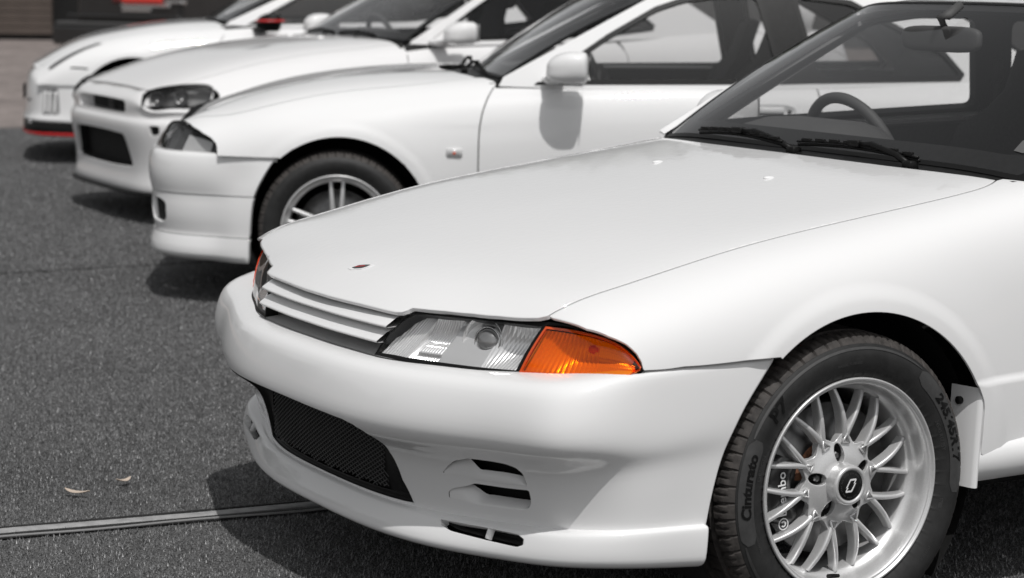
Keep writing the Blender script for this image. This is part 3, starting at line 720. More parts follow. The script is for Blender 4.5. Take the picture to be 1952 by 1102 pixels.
def tail_end(car, B, paint, x_glass, tail, belt_y, lamps=True):
    out = np.concatenate([B.dy([(x_glass, y) for y in np.linspace(0, belt_y-.004, 6)], 1), B.dy([(x, belt_y-.004) for x in np.linspace(x_glass+.05, tail, 6)], 1), B.dy([(tail, y) for y in np.linspace(belt_y-.1, -belt_y+.1, 9)], 1)*[1, 1], B.dy([(x, belt_y-.004) for x in np.linspace(tail, x_glass+.05, 6)], -1), B.dy([(x_glass, y) for y in np.linspace(belt_y-.1, .05, 5)], -1)])
    out[12:21, 1] = np.linspace(out[11, 1], -out[11, 1], 11)[1:-1]
    panel('boot_lid', paint, car, B, out, step=.08, flange=.02)
    s = np.linspace(-1, 1, 41); P = B(np.full(41, tail), s); m = MB(); Q = []
    for k, (d, f) in enumerate(((0, 1), (.03, .985), (.05, .94), (.055, .5), (.055, 0))):
        c = np.array([tail, 0, .60]); Q.append(c+(P-c)*[1, f, f]+[d, 0, 0])
    m.grid(np.array(Q)); m.build('rear_bumper', paint, car)
    for sg in (-1, 1):
        for k in (0, 1):
            m = MB(); m.tube([(tail+.05, sg*(.40+.17*k), .74), (tail+.066, sg*(.40+.17*k), .74)], [.062, .058], 24); m.build('tail_lamp', M['redlens'], car)

def car_nearest():
    car = empty('car', (0, 0, 0), 0, 'nearest white coupe, amber corner lamp, louvred front and mesh alloy wheel', 'car', GROUP)
    pt = M['paint']
    T = lambda *z: z
    secs = {
        -.82: [(0, .664), (.22, .661), (.44, .628), (.60, .585), (.71, .55), (.77, .54), (.80, .52), (.82, .50), (.83, .45), (.83, .38), (.83, .3), (.82, .2)],
        -.74: [(0, .711), (.22, .709), (.44, .678), (.60, .640), (.71, .607), (.775, .58), (.81, .56), (.83, .53), (.84, .47), (.84, .4), (.84, .3), (.82, .2)],
        -.64: [(0, .746), (.22, .744), (.44, .728), (.60, .711), (.70, .694), (.768, .673), (.815, .642), (.843, .597), (.855, .52), (.852, .42), (.845, .3), (.82, .2)],
        -.5: [(0, .778), (.22, .777), (.44, .768), (.60, .758), (.71, .746), (.795, .720), (.843, .673), (.863, .611), (.867, .53), (.860, .42), (.85, .3), (.825, .2)],
        -.2: [(0, .834), (.22, .833), (.44, .827), (.60, .820), (.71, .810), (.805, .785), (.852, .728), (.869, .655), (.872, .55), (.866, .43), (.855, .3), (.83, .2)],
        .1: [(0, .876), (.22, .875), (.44, .870), (.60, .864), (.71, .855), (.80, .828), (.846, .768), (.864, .68), (.870, .56), (.866, .43), (.855, .3), (.83, .2)],
        .4: [(0, .916), (.22, .915), (.44, .910), (.60, .903), (.71, .893), (.795, .866), (.838, .80), (.855, .70), (.861, .57), (.858, .43), (.85, .3), (.83, .2)],
        .8: [(0, .955), (.22, .955), (.44, .952), (.60, .948), (.71, .940), (.785, .915), (.832, .84), (.848, .72), (.854, .57), (.850, .43), (.842, .3), (.82, .2)],
        1.8: [(0, .975), (.22, .975), (.44, .972), (.60, .966), (.71, .955), (.785, .93), (.835, .85), (.850, .72), (.856, .57), (.850, .43), (.842, .3), (.82, .2)],
        2.6: [(0, 1.01), (.22, 1.01), (.44, 1.005), (.60, .995), (.71, .975), (.79, .94), (.845, .85), (.872, .72), (.878, .57), (.872, .43), (.85, .3), (.83, .2)],
        3.2: [(0, 1.0), (.22, 1.0), (.44, .995), (.60, .985), (.71, .965), (.78, .93), (.835, .84), (.86, .72), (.862, .57), (.856, .43), (.84, .3), (.81, .22)],
        3.62: [(0, .955), (.22, .955), (.44, .95), (.60, .94), (.69, .92), (.74, .88), (.78, .80), (.80, .70), (.80, .57), (.79, .45), (.77, .34), (.75, .28)]}
    AX, AZ, AR = .015, .322, .362
    fl0 = flare([(AX, AZ), (2.615, .32)], .010, .006, AR, .13)
    def disp(P): P = fl0(P); P[:, 1] += .006*smooth(.512, .500, P[:, 2])*smooth(.25, .42, P[:, 0])*smooth(2.3, 2.2, P[:, 0]); return P
    B = Body(secs, disp)
    seam_y = spline([-.640, -.615, -.58, -.5, -.3, 0, .3, .45, .53, .56], [.684, .691, .697, .702, .705, .705, .702, .697, .680, .664])
    sx = np.linspace(-.6365, .555, 46); seam = np.stack([sx, seam_y(sx)], -1)
    # bonnet
    fe = [(-.7625, .352), (-.7323, .439), (-.7084, .5057), (-.6857, .5724), (-.6641, .636), (-.6500, .668), (-.6385, .682)]
    nose = [(-.8168, 0), (-.8158, .06), (-.8122, .12), (-.807, .18), (-.8013, .235), (-.794, .29), (-.788, .322), (-.781, .339), (-.771, .347)]
    rear = [(.553, .655), (.543, .60), (.525, .50), (.505, .35), (.495, .18), (.492, 0)]
    half = np.array(nose+fe+[(x, y-.0022) for x, y in seam[1:]]+rear)
    L = B.dy(half, -1); R = B.dy(half[::-1][1:-1], 1); L[0, 1] = 0; L[-1, 1] = 0
    panel('bonnet', pt, car, B, np.concatenate([L, R]), step=.03, edge=.004, flange=.010)
    lamp = [(-.526, .610), (-.5275, .622), (-.535, .639), (-.551, .657), (-.579, .672), (-.609, .684), (-.6285, .692)]
    zt_ = float(B([sx[0]], [float(B.s_y(sx[0], float(seam_y(sx[0])))[0])])[0][2]); lamp[-1] = (-.636, zt_-.0025)
    bseam = [(-.524, .607), (-.436, .6085), (-.312, .6095), (-.213, .611)]
    ftop = np.concatenate([np.stack([sx, seam_y(sx)+.0022], -1), [(.575, .668), (.61, .72), (.632, .757)]])
    drs = side_panels(car, B, pt, (AX, AZ, AR), ftop, lamp, bseam, .635, .757, (2.615, .32, .365), 3.62, .33, fine=.014)
    tail_end(car, B, pt, 2.93, 3.62, .757)
    # front bumper
    rows = [
        [(-.79, 0, .570), (-.779, .25, .570), (-.738, .45, .574), (-.683, .62, .581), (-.630, .75, .592), (-.548, .822, .604), (-.40, .838, .610), (-.215, .845, .613)],
        [(-.836, 0, .566), (-.822, .25, .566), (-.772, .45, .571), (-.712, .632, .578), (-.650, .778, .589), (-.556, .850, .601), (-.40, .865, .607), (-.214, .870, .610)],
        [(-.880, 0, .560), (-.867, .25, .560), (-.819, .45, .563), (-.755, .637, .569), (-.680, .793, .579), (-.564, .862, .591), (-.40, .869, .598), (-.221, .872, .602)],
        [(-.899, 0, .532), (-.886, .25, .532), (-.840, .455, .534), (-.774, .643, .539), (-.694, .806, .547), (-.567, .868, .556), (-.40, .872, .562), (-.250, .873, .565)],
        [(-.899, 0, .484), (-.888, .25, .484), (-.842, .456, .486), (-.776, .644, .491), (-.697, .808, .498), (-.567, .868, .506), (-.405, .872, .512), (-.290, .873, .514)],
        [(-.896, 0, .438), (-.884, .25, .438), (-.837, .453, .440), (-.769, .640, .445), (-.690, .802, .453), (-.565, .864, .463), (-.41, .871, .468), (-.314, .871, .469)],
        [(-.870, 0, .410), (-.857, .25, .410), (-.807, .445, .411), (-.735, .626, .416), (-.664, .778, .426), (-.558, .855, .437), (-.413, .866, .442), (-.326, .867, .443)],
        [(-.824, 0, .380), (-.811, .25, .380), (-.766, .438, .381), (-.703, .610, .386), (-.644, .756, .398), (-.552, .842, .411), (-.416, .860, .417), (-.335, .863, .418)],
        [(-.803, 0, .330), (-.791, .25, .330), (-.748, .434, .331), (-.690, .604, .335), (-.637, .742, .345), (-.549, .837, .360), (-.42, .857, .366), (-.350, .860, .367)],
        [(-.792, 0, .285), (-.781, .25, .285), (-.738, .431, .287), (-.684, .598, .291), (-.633, .735, .300), (-.546, .832, .312), (-.42, .853, .316), (-.360, .857, .316)],
        [(-.785, 0, .245), (-.775, .25, .245), (-.732, .429, .247), (-.679, .594, .256), (-.629, .730, .266), (-.545, .828, .277), (-.42, .850, .275), (-.366, .854, .273)]]
    for k, d in ((2, .009), (3, .012), (4, .001), (5, -.008), (6, -.010)):       # the face leans back and turns under sharply at its lower edge
        rows[k] = [(x+d*a, y-d*b, z) for (x, y, z), a, b in zip(rows[k], (1, 1, .95, .85, .65, .3, .05, 0), (0, .05, .25, .4, .5, .4, .15, .05))]
    R_ = np.array(rows); t8 = np.r_[0, np.cumsum(np.linalg.norm(np.diff(R_[4], axis=0), axis=1))]; cs_ = [spline(t8, r) for r in R_]; rows = []
    for k, (r, c_) in enumerate(zip(R_, cs_)):                                       # a tighter corner on the upper face
        a_, b_ = c_(t8[3]*.45+t8[4]*.55), c_(t8[4]*.45+t8[5]*.55); w_ = (0, .3, .9, 1, 1, 1, .7, .2, 0, 0, 0)[k]
        rows.append(list(r[:4])+[a_+w_*np.array([-.003, .005, 0]), r[4]+w_*np.array([-.010, .010, 0]), b_+w_*np.array([-.005, .007, 0])]+list(r[5:]))
    W = Wrap(rows, vs=.50)
    e = 1-1e-4; side_u = W.T
    # openings, given as (y, z) on the left half
    op = [(0, .443), (-.10, .4418), (-.20, .439), (-.262, .436), (-.296, .4295), (-.3145, .419), (-.322, .404), (-.320, .387), (-.315, .365), (-.327, .305), (-.350, .259), (-.32, .257), (-.20, .2555), (-.10, .2545), (0, .254)]
    of = [(0, .443), (-.10, .443), (-.20, .442), (-.30, .440), (-.37, .437), (-.395, .432), (-.405, .420), (-.402, .39), (-.40, .36), (-.40, .305), (-.40, .259), (-.32, .257), (-.20, .2555), (-.10, .2545), (0, .254)]
    ow = W.inv(op); of = W.inv(of); ow[0, 0] = ow[-1, 0] = 0; full = np.concatenate([ow, (of*[-1, 1])[::-1][1:-1]])
    slots = [rnd(W.inv(p_), .010, 4) for p_ in ([(-.455, .3445), (-.478, .364), (-.508, .381), (-.557, .395), (-.61, .3985), (-.644, .3985), (-.664, .393), (-.671, .381), (-.672, .354), (-.61, .3475), (-.545, .3435)],
                                                [(-.455, .289), (-.459, .306), (-.478, .316), (-.510, .325), (-.534, .3355), (-.61, .3395), (-.6735, .3455), (-.674, .322), (-.669, .309), (-.655, .300), (-.59, .293), (-.53, .2875)])]
    uu = np.linspace(-side_u, side_u, 90); outl = np.concatenate([np.stack([uu, 0*uu+.0], -1), [(side_u, v) for v in np.linspace(.05, .95, 16)], np.stack([uu[::-1], 0*uu+e], -1), [(-side_u, v) for v in np.linspace(.95, .05, 16)]])
    bp_ = panel('front_bumper', pt, car, W, outl, holes=[full]+slots+[q_*[-1, 1] for q_ in slots], step=.02, bstep=.014, edge=.0028, flange=.020, soft=(1, 2, 3, 4))[0]
    # intake: black duct behind the opening, with wire mesh
    def inset(dom, d, k=1.0, dz=0.0):
        P = W(dom[:, 0], dom[:, 1]); c = P.mean(0); q = P.copy(); q[:, 0] += d; q[:, 1] = c[1]+(q[:, 1]-c[1])*k; q[:, 2] = c[2]+(q[:, 2]-c[2])*k+dz; return q
    dom = resample(full, .02); m = MB(); a, b, c_ = inset(dom, .001), inset(dom, .012, .985), inset(dom, .085, .83)
    c_[:, 0] = -.79+.20*c_[:, 1]**2; m.grid(np.array([a, b, c_]), close_v=True); m.build('intake_duct', M['plastic'], car)
    m = MB(); q = inset(dom, .12, 1.12); q[:, 0] = -.715; m.F.append(tuple(range(len(q)))); m.V.append(q); m.n = len(q); m.I.append(0); m.build('intake_back', M['matte'], car)
    m = MB(); pl = c_[:, 1:]; lo, hi = pl.min(0), pl.max(0)
    for sgn in (1, -1):
        for t in np.arange(-.55, .55, .0185):
            n_ = 44; yy = np.linspace(lo[0], hi[0], n_); zz = (lo[1]+hi[1])/2+sgn*(yy-t)*.55; ok = inside(np.stack([yy, zz], -1), pl)
            idx = np.where(ok)[0]
            if len(idx) < 2: continue
            y0, y1 = yy[idx[0]], yy[idx[-1]]; ys = np.linspace(y0, y1, 8); zs = (lo[1]+hi[1])/2+sgn*(ys-t)*.55; m.tube(np.stack([-.79+.20*ys**2+.004*sgn*.3, ys, zs], -1), .0013, 4, cap=False)
    m.build('intake_mesh', M['badge'], car)
    # brake ducts: in each slot a ramp that leans in from the lower edge up to a dark gap
    for sg in (-1, 1):
        for p_, (y0, y1, yk) in zip(slots, ((-.456, -.672, -.520), (-.457, -.674, -.502))):
            P0 = W(p_[:, 0], p_[:, 1]); ys = np.linspace(P0[:, 1].max()-.0015, P0[:, 1].min()+.0015, 34); yz = P0[:, 1:]; lo, hi, xs = [], [], []
            for y in ys:                                    # lower and upper edge of the slot at this y
                c = []
                for i in range(len(yz)):
                    a_, b_ = yz[i-1], yz[i]
                    if (a_[0]-y)*(b_[0]-y) <= 0 and abs(a_[0]-b_[0]) > 1e-9: t_ = (y-a_[0])/(b_[0]-a_[0]); c.append((a_[1]+t_*(b_[1]-a_[1]), P0[i-1, 0]+t_*(P0[i, 0]-P0[i-1, 0])))
                c.sort(); c = c or [(yz[0, 1], P0[0, 0])]; lo.append(c[0]); hi.append(c[-1])
            lo, hi = np.array(lo), np.array(hi); d = .036*smooth(-y0-.01, -yk+.05, -ys); gap = .027*smooth(-yk, -yk+.035, -ys); h = np.linspace(-.04, 1, 12)[None]
            zt = hi[:, :1]-gap[:, None]+.0035*(gap[:, None] < .002); Z = lo[:, :1]+(zt-lo[:, :1])*h; X = lo[:, 1:]+(hi[:, 1:]-lo[:, 1:])*h+.0012+d[:, None]*np.clip(h, 0, 1)**1.35-.0010
            m = MB(); m.grid(np.stack([X, np.broadcast_to(-sg*ys[:, None], X.shape), Z], -1), flip=sg < 0); m.build('brake_duct', pt, car)
            m = MB(); Q = P0+[.055, 0, 0]; m.grid(np.array([P0+[.019, 0, 0], Q]), close_v=True); m.V.append(Q); m.F.append(tuple(m.n+i for i in range(len(Q)))); m.I.append(0); m.n += len(Q)
            V = np.concatenate(m.V); V[:, 1] *= -sg; link('duct_back', mesh(V, m.F, None, False), car, M['matte'])
    # lip spoiler
    rl = [
        [(-.760, 0, .252), (-.752, .25, .252), (-.716, .43, .255), (-.668, .595, .265), (-.618, .725, .276), (-.53, .812, .286), (-.42, .832, .283), (-.368, .838, .281)],
        [(-.791, 0, .252), (-.783, .25, .252), (-.747, .436, .254), (-.698, .606, .263), (-.648, .745, .274), (-.550, .840, .285), (-.42, .862, .283), (-.368, .866, .281)],
        [(-.800, 0, .246), (-.792, .25, .246), (-.755, .438, .248), (-.704, .610, .257), (-.653, .752, .268), (-.552, .846, .279), (-.42, .866, .277), (-.369, .870, .275)],
        [(-.812, 0, .225), (-.803, .25, .225), (-.766, .440, .227), (-.711, .614, .236), (-.656, .757, .247), (-.553, .848, .256), (-.42, .867, .252), (-.371, .871, .250)],
        [(-.824, 0, .203), (-.814, .25, .203), (-.775, .443, .205), (-.718, .617, .213), (-.658, .760, .222), (-.553, .848, .228), (-.42, .866, .222), (-.373, .870, .219)],
        [(-.824, 0, .186), (-.813, .25, .186), (-.774, .442, .188), (-.716, .614, .196), (-.655, .755, .205), (-.550, .843, .210), (-.42, .862, .202), (-.374, .866, .199)],
        [(-.800, 0, .178), (-.79, .25, .178), (-.75, .435, .18), (-.694, .60, .188), (-.63, .735, .197), (-.535, .82, .202), (-.42, .84, .194), (-.374, .845, .191)]]
    WL = Wrap(rl, vs=.28); u2 = WL.T; uu = np.linspace(-u2, u2, 80)
    outl = np.concatenate([np.stack([uu, 0*uu], -1), [(u2, v) for v in np.linspace(.1, .9, 8)], np.stack([uu[::-1], 0*uu+e], -1), [(-u2, v) for v in np.linspace(.9, .1, 8)]])
    dl = rnd(WL.inv([(-.4535, .2465), (-.56, .2515), (-.663, .2555), (-.682, .2495), (-.684, .238), (-.671, .2315), (-.593, .230), (-.4945, .2305), (-.465, .236)]), .012, 4); dr_ = dl*[-1, 1]
    panel('lip_spoiler', pt, car, WL, outl, holes=[dl, dr_], step=.02, bstep=.014, edge=.0028, flange=.03)
    for sg in (-1, 1):
        d = resample(dl, .012); P0 = WL(d[:, 0], d[:, 1]); P1 = P0+[.05, 0, 0]; m = MB(); m.grid(np.array([P0+[.018, 0, 0], P1]), close_v=True); m.V.append(P1); m.F.append(tuple(m.n+i for i in range(len(P1)))); m.I.append(0); m.n += len(P1)
        V = np.concatenate(m.V); V[:, 1] *= -sg; o = link('lip_duct', mesh(V, m.F, None, False), car, M['matte'])
        q = WL.inv([(-.583, .2535), (-.585, .2295)]); P = WL(q[:, 0], q[:, 1])*[1, -sg, 1]+[.010, 0, 0]; m = MB(); m.tube(P, .0065, 8, sq=(.6, 1.4)); m.build('duct_divider', pt, o)
    # grille: white recess coloured grey for shade, and two slats between the headlamps
    px_ = spline([0, .12, .235, .30, .345], [-.8165, -.815, -.807, -.800, -.790])
    ys = np.linspace(-.345, .345, 41); m = MB(); pr = []
    for y in ys:
        x = float(px_(abs(y))); pr.append([(x+.012, y, .663), (x+.07, y, .660), (x+.088, y, .65), (x+.088, y, .585), (x+.07, y, .574), (x-.012, y, .5695)])
    m.grid(np.array(pr)); gr = m.build('grille_panel', M['grille'], car)
    for zb, zt, pj in ((.631, .653, .008), (.598, .621, .019)):
        m = MB(); R_ = []; ye = .287+((zb+zt)/2-.576)*.50-.006
        for y in np.linspace(-ye, ye, 41):
            x = float(px_(min(abs(y), .345)))-pj; R_.append([(x+.085, y, zt+.006), (x+.034, y, zt+.002), (x+.024, y, zt-.002), (x+.003, y, zb+.0065), (x+.0003, y, zb+.0045), (x, y, zb+.002), (x+.0015, y, zb+.0004), (x+.006, y, zb), (x+.085, y, zb+.004)])
        m.grid(np.array(R_)); m.build('slat', pt, gr)
    # headlamps
    TT = [(-.7645, .335, .668), (-.738, .405, .6707), (-.7154, .475, .6736), (-.673, .572, .6765), (-.6356, .676, .679), (-.590, .739, .6725), (-.5505, .809, .654), (-.526, .853, .613)]
    BB = [(-.812, .287, .576), (-.792, .375, .577), (-.762, .455, .578), (-.722, .562, .581), (-.680, .645, .584), (-.6255, .756, .589), (-.574, .830, .597), (-.528, .857, .604)]
    s4 = 4/7; A_, B_ = np.array(TT)*[1, -1, 1], np.array(BB)*[1, -1, 1]; LS = lambda bulge=0., deep=0.: LoftSurf(A_, B_, bulge, deep)
    lens_o = [(.000, .0), (.20, .0), (.40, .0), (s4-.010, .0), (s4-.011, .45), (s4-.010, .955), (.40, .96), (.20, .965), (.085, .965), (.048, .93), (.024, .80), (.008, .55), (.000, .25)]
    sig_o = [(s4+.003, -.03), (.70, -.05), (.84, -.08), (.93, -.08), (.985, .15), (.990, .6), (.972, .92), (.90, .965), (.80, .97), (.70, .97), (s4+.003, .96)]
    frame_o = [(-.010, -.075), (.20, -.065), (.45, -.065), (s4, -.065), (s4, .0), (s4-.003, .45), (s4, .98), (.62, 1.01), (.72, 1.015), (.84, 1.015), (.93, 1.01), (.985, .97), (.998, .6), (1.0, .2), (1.002, 0), (1.012, .3), (1.008, 1.05), (.97, 1.10), (.90, 1.10), (.80, 1.10), (.70, 1.08), (s4, 1.06), (.40, 1.035), (.20, 1.045), (.085, 1.05), (.040, .98), (.015, .84), (-.003, .52), (-.010, .2)]
    fr_t = trim(LS(.004, .002), frame_o, [poly_off(np.array(lens_o)*[.62, .09], .001)/[.62, .09]], step=.012, bstep=.008, edge=.001, flange=.03)
    le_t = trim(LS(.008, .003), lens_o, step=.012, bstep=.008, flange=0); am_t = trim(LS(.006, .000), sig_o, step=.012, bstep=.008, edge=.002, flange=.012)
    ri_t = trim(LS(.006, -.0008), sig_o, [poly_off(np.array(sig_o)*[.62, .09], .0042)/[.62, .09]], step=.012, bstep=.008, flange=.004)
    for sg in (-1, 1):
        sy = np.array([1, -sg, 1]); fl = sg > 0; od = (-1, .6*sg, .3); Am, Bm = A_*sy, B_*sy
        g = lambda **k: loft(Am, Bm, out=od, **k)
        hl = put('headlamp', M['trim'], car, fr_t, sg); put('lens', M['lens'], hl, le_t, sg)
        m = MB(); m.grid(g(nu=50, nv=8, h0=-.07, h1=1.08, q0=-.01, q1=.995, deep=.075), flip=fl); m.build('lamp_housing', M['matte'], hl)
        # reflector with vertical flutes, split in an inner part, a projector and an outer part
        nq, nh = 420, 22; q = np.linspace(.008, s4-.010, nq); h = np.linspace(-.01, .93, nh); R_ = g(nu=nq, nv=nh, h0=h[0], h1=h[-1], q0=q[0], q1=q[-1])
        zone = np.where(q < .13, 0, np.where(q < .275, 1, np.where(q < .42, 2, 3))); hh_ = h[None]; qq = q[:, None]
        dpt = .008+(.030*np.clip(hh_, 0, 1)**.8+.012*np.sin(PI*np.clip(qq/.15, 0, 1)))*(zone == 0)[:, None]
        dpt = dpt+(.008+.030*np.sin(PI*np.clip(hh_*.9+.05, 0, 1)))*(zone == 1)[:, None]+(.010+.030*np.clip(hh_, 0, 1))*(zone == 2)[:, None]+(.012+.034*np.sin(PI*hh_)*np.sin(PI*np.clip((qq-.40)/.20, 0, 1)))*(zone == 3)[:, None]
        dpt = dpt-.012*((zone == 1)[:, None] & (hh_ > .12) & (hh_ < .34) & (qq > .165))
        rib = np.where(zone[:, None] == 2, 0, np.where(zone[:, None] < 2, .0026, .0018))*np.abs(np.sin(qq*250+.5*np.sin(hh_*3)*(zone == 3)[:, None]))+.0010*np.abs(np.sin(hh_*34+8*np.sin(qq*12)))*((zone == 1)[:, None] & (hh_ > .34))
        R_ = R_+np.array([.80, -.40*sg, -.10])*(dpt+rib)[..., None]; m = MB(); m.grid(R_, flip=fl); m.build('reflector', M['refl'], hl)
        pc = np.array([-.676, .508*sg, .624]); ax = np.array([-.86, .42*sg, .10]); ax /= np.linalg.norm(ax); u1 = np.cross(ax, [0, 0, 1]); u1 /= np.linalg.norm(u1); v1 = np.cross(u1, ax); t = np.linspace(0, 2*PI, 48, endpoint=False)
        def ring(name, pr, mm, c_): m = MB(); m.grid(np.array([[c_+ax*d+r*(np.cos(a)*u1+np.sin(a)*v1) for a in t] for r, d in pr]), close_v=True); m.build(name, mm, hl)
        ring('projector_bowl', [(.026, -.022), (.036, -.013), (.043, .0), (.0475, .013), (.049, .013)], M['refl'], pc)
        p2 = pc+np.array([0, .014*sg, 0]); ring('projector_ring', [(.0325, -.014), (.0325, .006), (.0315, .0095), (.0295, .0105), (.0285, .007)], M['chrome'], p2)
        ring('projector_lens', [(.0285, .002), (.026, .009), (.020, .0155), (.012, .0195), (.005, .0212), (.0, .0215)], M['proj'], p2)
        # amber corner lamp
        am = put('turn_signal', M['amber'], car, am_t, sg); am['label'] = 'amber corner lamp'; put('signal_rim', M['amber_rim'], am, ri_t, sg)
        nq = 330; q = np.linspace(s4+.006, .982, nq); h = np.linspace(-.03, .89, 20); R_ = g(nu=nq, nv=20, h0=h[0], h1=h[-1], q0=q[0], q1=q[-1])
        dpt = .008+.020*(np.sin(PI*np.clip(h, 0, 1))[None]*np.sin(PI*np.clip((q-q[0])/(q[-1]-q[0]), 0, 1))[:, None])
        rib = .0034*np.abs(np.sin(q*230))[:, None]*(q < .78)[:, None]+(.0020*np.abs(np.sin(h*40))[None]+.0008*np.abs(np.sin(q*420))[:, None])*(q >= .78)[:, None]
        m = MB(); m.grid(R_+np.array([.62, -.66*sg, -.2])*(dpt+rib)[..., None], flip=fl); m.build('signal_reflector', M['amber_in'], am)
        m = MB(); blob(m, np.array([-.566, .745*sg, .634]), (.013, .013, .011)); m.build('signal_bulb', M['amber_rim'], am)
    # bonnet badge
    m = MB(); oc = B.dy([(-.72, .03)])[0]; c = B([oc[0]], [oc[1]])[0]
    def badge(k, z): return [(c[0]+(a*.9+.15*b)*k, c[1]-.0-b*k, 0) for a, b in ((.012, .021), (.010, .006), (.004, -.014), (-.010, -.024), (-.013, -.010), (-.008, .012), (.002, .020))], z
    for k, z, mi in ((1.35, .0012, 0), (.92, .0020, 1)):
        P, z_ = badge(k, z); P = np.array(P); P[:, 2] = np.array([B([p[0]], [-float(B.s_y(p[0], abs(p[1]))[0])])[0][2] for p in P])+z_; Q = P-[0, 0, .003]; n_ = len(P)
        m.add(np.r_[P, Q], [tuple(range(n_))]+[(i, i+n_, (i+1) % n_+n_, (i+1) % n_) for i in range(n_)], mi)
    P = np.array([(.006, .010, 0), (.002, .011, 0), (-.004, .000, 0), (-.010, -.014, 0), (-.006, -.015, 0), (.000, -.001, 0)])*[.9, -1, 1]+[c[0], c[1], c[2]+.0035]; P[:, 2] = np.array([B([p[0]], [-float(B.s_y(p[0], abs(p[1]))[0])])[0][2] for p in P])+.0028; m.add(P, [tuple(range(6))], 2)
    m.build('bonnet_badge', [M['white_print'], M['badge'], M['red']], car, smooth=False)
    # washer jets
    for y in (-.225, .235):
        m = MB(); z = B([.255], [float(B.s_y(.255, abs(y))[0])])[0][2]; blob(m, (.255, y, z), (.016, .009, .005)); m.build('washer_jet', pt, car)
    # cabin
    G = Side([.4, .7, 1.2, 1.8, 2.4, 3.0], [.705, .735, .757, .757, .74, .70])
    rx = np.array([1.15, 1.4, 1.7, 2.0, 2.42]); rz = np.array([1.262, 1.288, 1.293, 1.28, 1.235]); roof = Roof(([.9, 1.12, 1.5, 1.8, 2.1, 2.45], [1.275, 1.305, 1.335, 1.336, 1.318, 1.27]), (rx, G.y(rx, rz), rz))
    yc = float(roof.yr(1.19)); zc = float(roof.zr(1.19))
    scr = Screen([(0, .555, .936), (.35, .565, .935), (.6, .588, .928), (.706, .606, .918)], [(0, 1.10, 1.301), (.30, 1.115, 1.298), (.48, 1.145, 1.288), (yc-.004, 1.19, zc)], .016)
    yr2 = float(roof.yr(2.36)); rear_s = Screen([(0, 2.93, 1.01), (.5, 2.88, 1.0), (.66, 2.83, .99)], [(0, 2.38, 1.282), (.4, 2.37, 1.262), (yr2, 2.36, float(roof.zr(2.36)))], .02)
    door = [(.735, .938), (1.245, 1.250), (1.42, 1.270), (1.66, 1.268), (1.80, .962)]; bp = [(1.66, 1.268), (1.77, 1.266), (1.91, .966), (1.80, .962)]; qt = [(1.77, 1.266), (2.02, 1.245), (2.42, 1.06), (2.46, .985), (1.91, .966)]
    win = [(.735, .938), (1.245, 1.250), (1.42, 1.270), (1.66, 1.268), (1.77, 1.266), (2.02, 1.245), (2.42, 1.06), (2.46, .985), (1.91, .966), (1.80, .962)]
    side = [(.60, .925), (.60, .933), (1.19, zc)]+[(x, float(roof.zr(x))) for x in (1.3, 1.5, 1.7, 1.9, 2.1, 2.25)]+[(2.36, float(roof.zr(2.36))), (2.83, .985), (2.83, .935), (1.8, .930), (1.0, .920)]
    greenhouse(car, pt, G, roof, scr, rear_s, door, qt, bp, side, win, roof_rng=(1.19, 2.36))
    V, F, N = trim(scr, [(-.925, .115), (-.885, .118), (-.887, .175), (-.925, .172)], step=.02, flange=0, off=.0015); link('windscreen_label', mesh(V, F, N), car, M['lensw2_'])
    # cowl panel, wipers
    m = MB(); pr = []
    for t in np.linspace(-1, 1, 41):
        y = .664*t; xa = float(np.interp(abs(y), [0, .18, .35, .5, .6, .664], [.492, .495, .505, .525, .543, .560])); b = scr.b(t); k = 1-abs(t)**6; zh = float(B([xa], [float(B.s_y(xa, abs(y))[0])])[0][2])
        pr.append([(xa-.012*k, y, zh-.016), (xa+.018*k, y, zh-.010), (xa+(b[1]-xa)*.7, b[0]*.985, zh-.010+(b[2]-zh+.008)*.55), (b[1]+.010, b[0]*.985, b[2]+.001)])
    m.grid(np.array(pr)); m.build('cowl_panel', M['plastic'], car)
    for y0, y1, py in ((.48, .08, .16), (.03, -.42, -.28)):
        fb = lambda y: np.array([float(scr.b(y/.70)[1])-.012, y, float(scr.b(y/.70)[2])+.010]); wiper(car, fb(y0), fb(y1)+[-.012, 0, -.004], None, (.535, py-.12, .928))
    # mirror, wheel, dash, seats
    m = MB(); blob(m, (0, 0, 0), (.016, .135, .034), None, 28, 14, e=.5); m.tube([(.0, -.01, .03), (-.02, -.012, .055), (-.0, -.02, .062), (.045, -.02, .088)], [.009, .012, .014, .012], 8); o = m.build('rear_view_mirror', M['dash'], car); o.location = (.99, .015, 1.207); o.rotation_euler = (0, 0, .10)
    steering_wheel(car, (1.02, .385, .868), .36, .178)
    m = MB(); pr = []
    for y in np.linspace(-.70, .70, 57):
        bi = .068*smooth(.08, .24, y)*smooth(.69, .50, y); zt = .912
        pr.append([(.575, y, .916), (.66, y, zt+bi*.25), (.74, y, zt+bi*.75), (.82, y, zt+bi), (.92, y, zt+bi*.98), (.965, y, zt+bi*.85-.004), (.985, y, zt+bi*.4-.02), (.975, y, zt-.085), (.98, y, .62)])
    m.grid(np.array(pr)); m.build('dashboard', M['dash'], car)
    tub(car, .70, 2.6, .765-.03, .25, .925)
    for y in (.36, -.36): seat(car, (1.46, y, .40), .62)
    m = MB(); m.box((2.25, 0, .52), (.25, .60, .12), bev=.05); m.box((2.52, 0, .72), (.07, .60, .26), bev=.05); m.build('rear_seat', M['fabric'], car)
    m = MB(); m.tube([(1.80, .655, 1.10), (1.795, .66, 1.04), (1.76, .60, .70), (1.6, .56, .45)], [.012, .024, .022, .022], 6, sq=(1, .25)); m.box((1.797, .652, 1.085), (.018, .012, .035), bev=.008); m.build('seat_belt', M['trim'], car)
    for sg in (-1, 1): mirror_unit(car, (.96, sg*.90, .965), pt, sg)
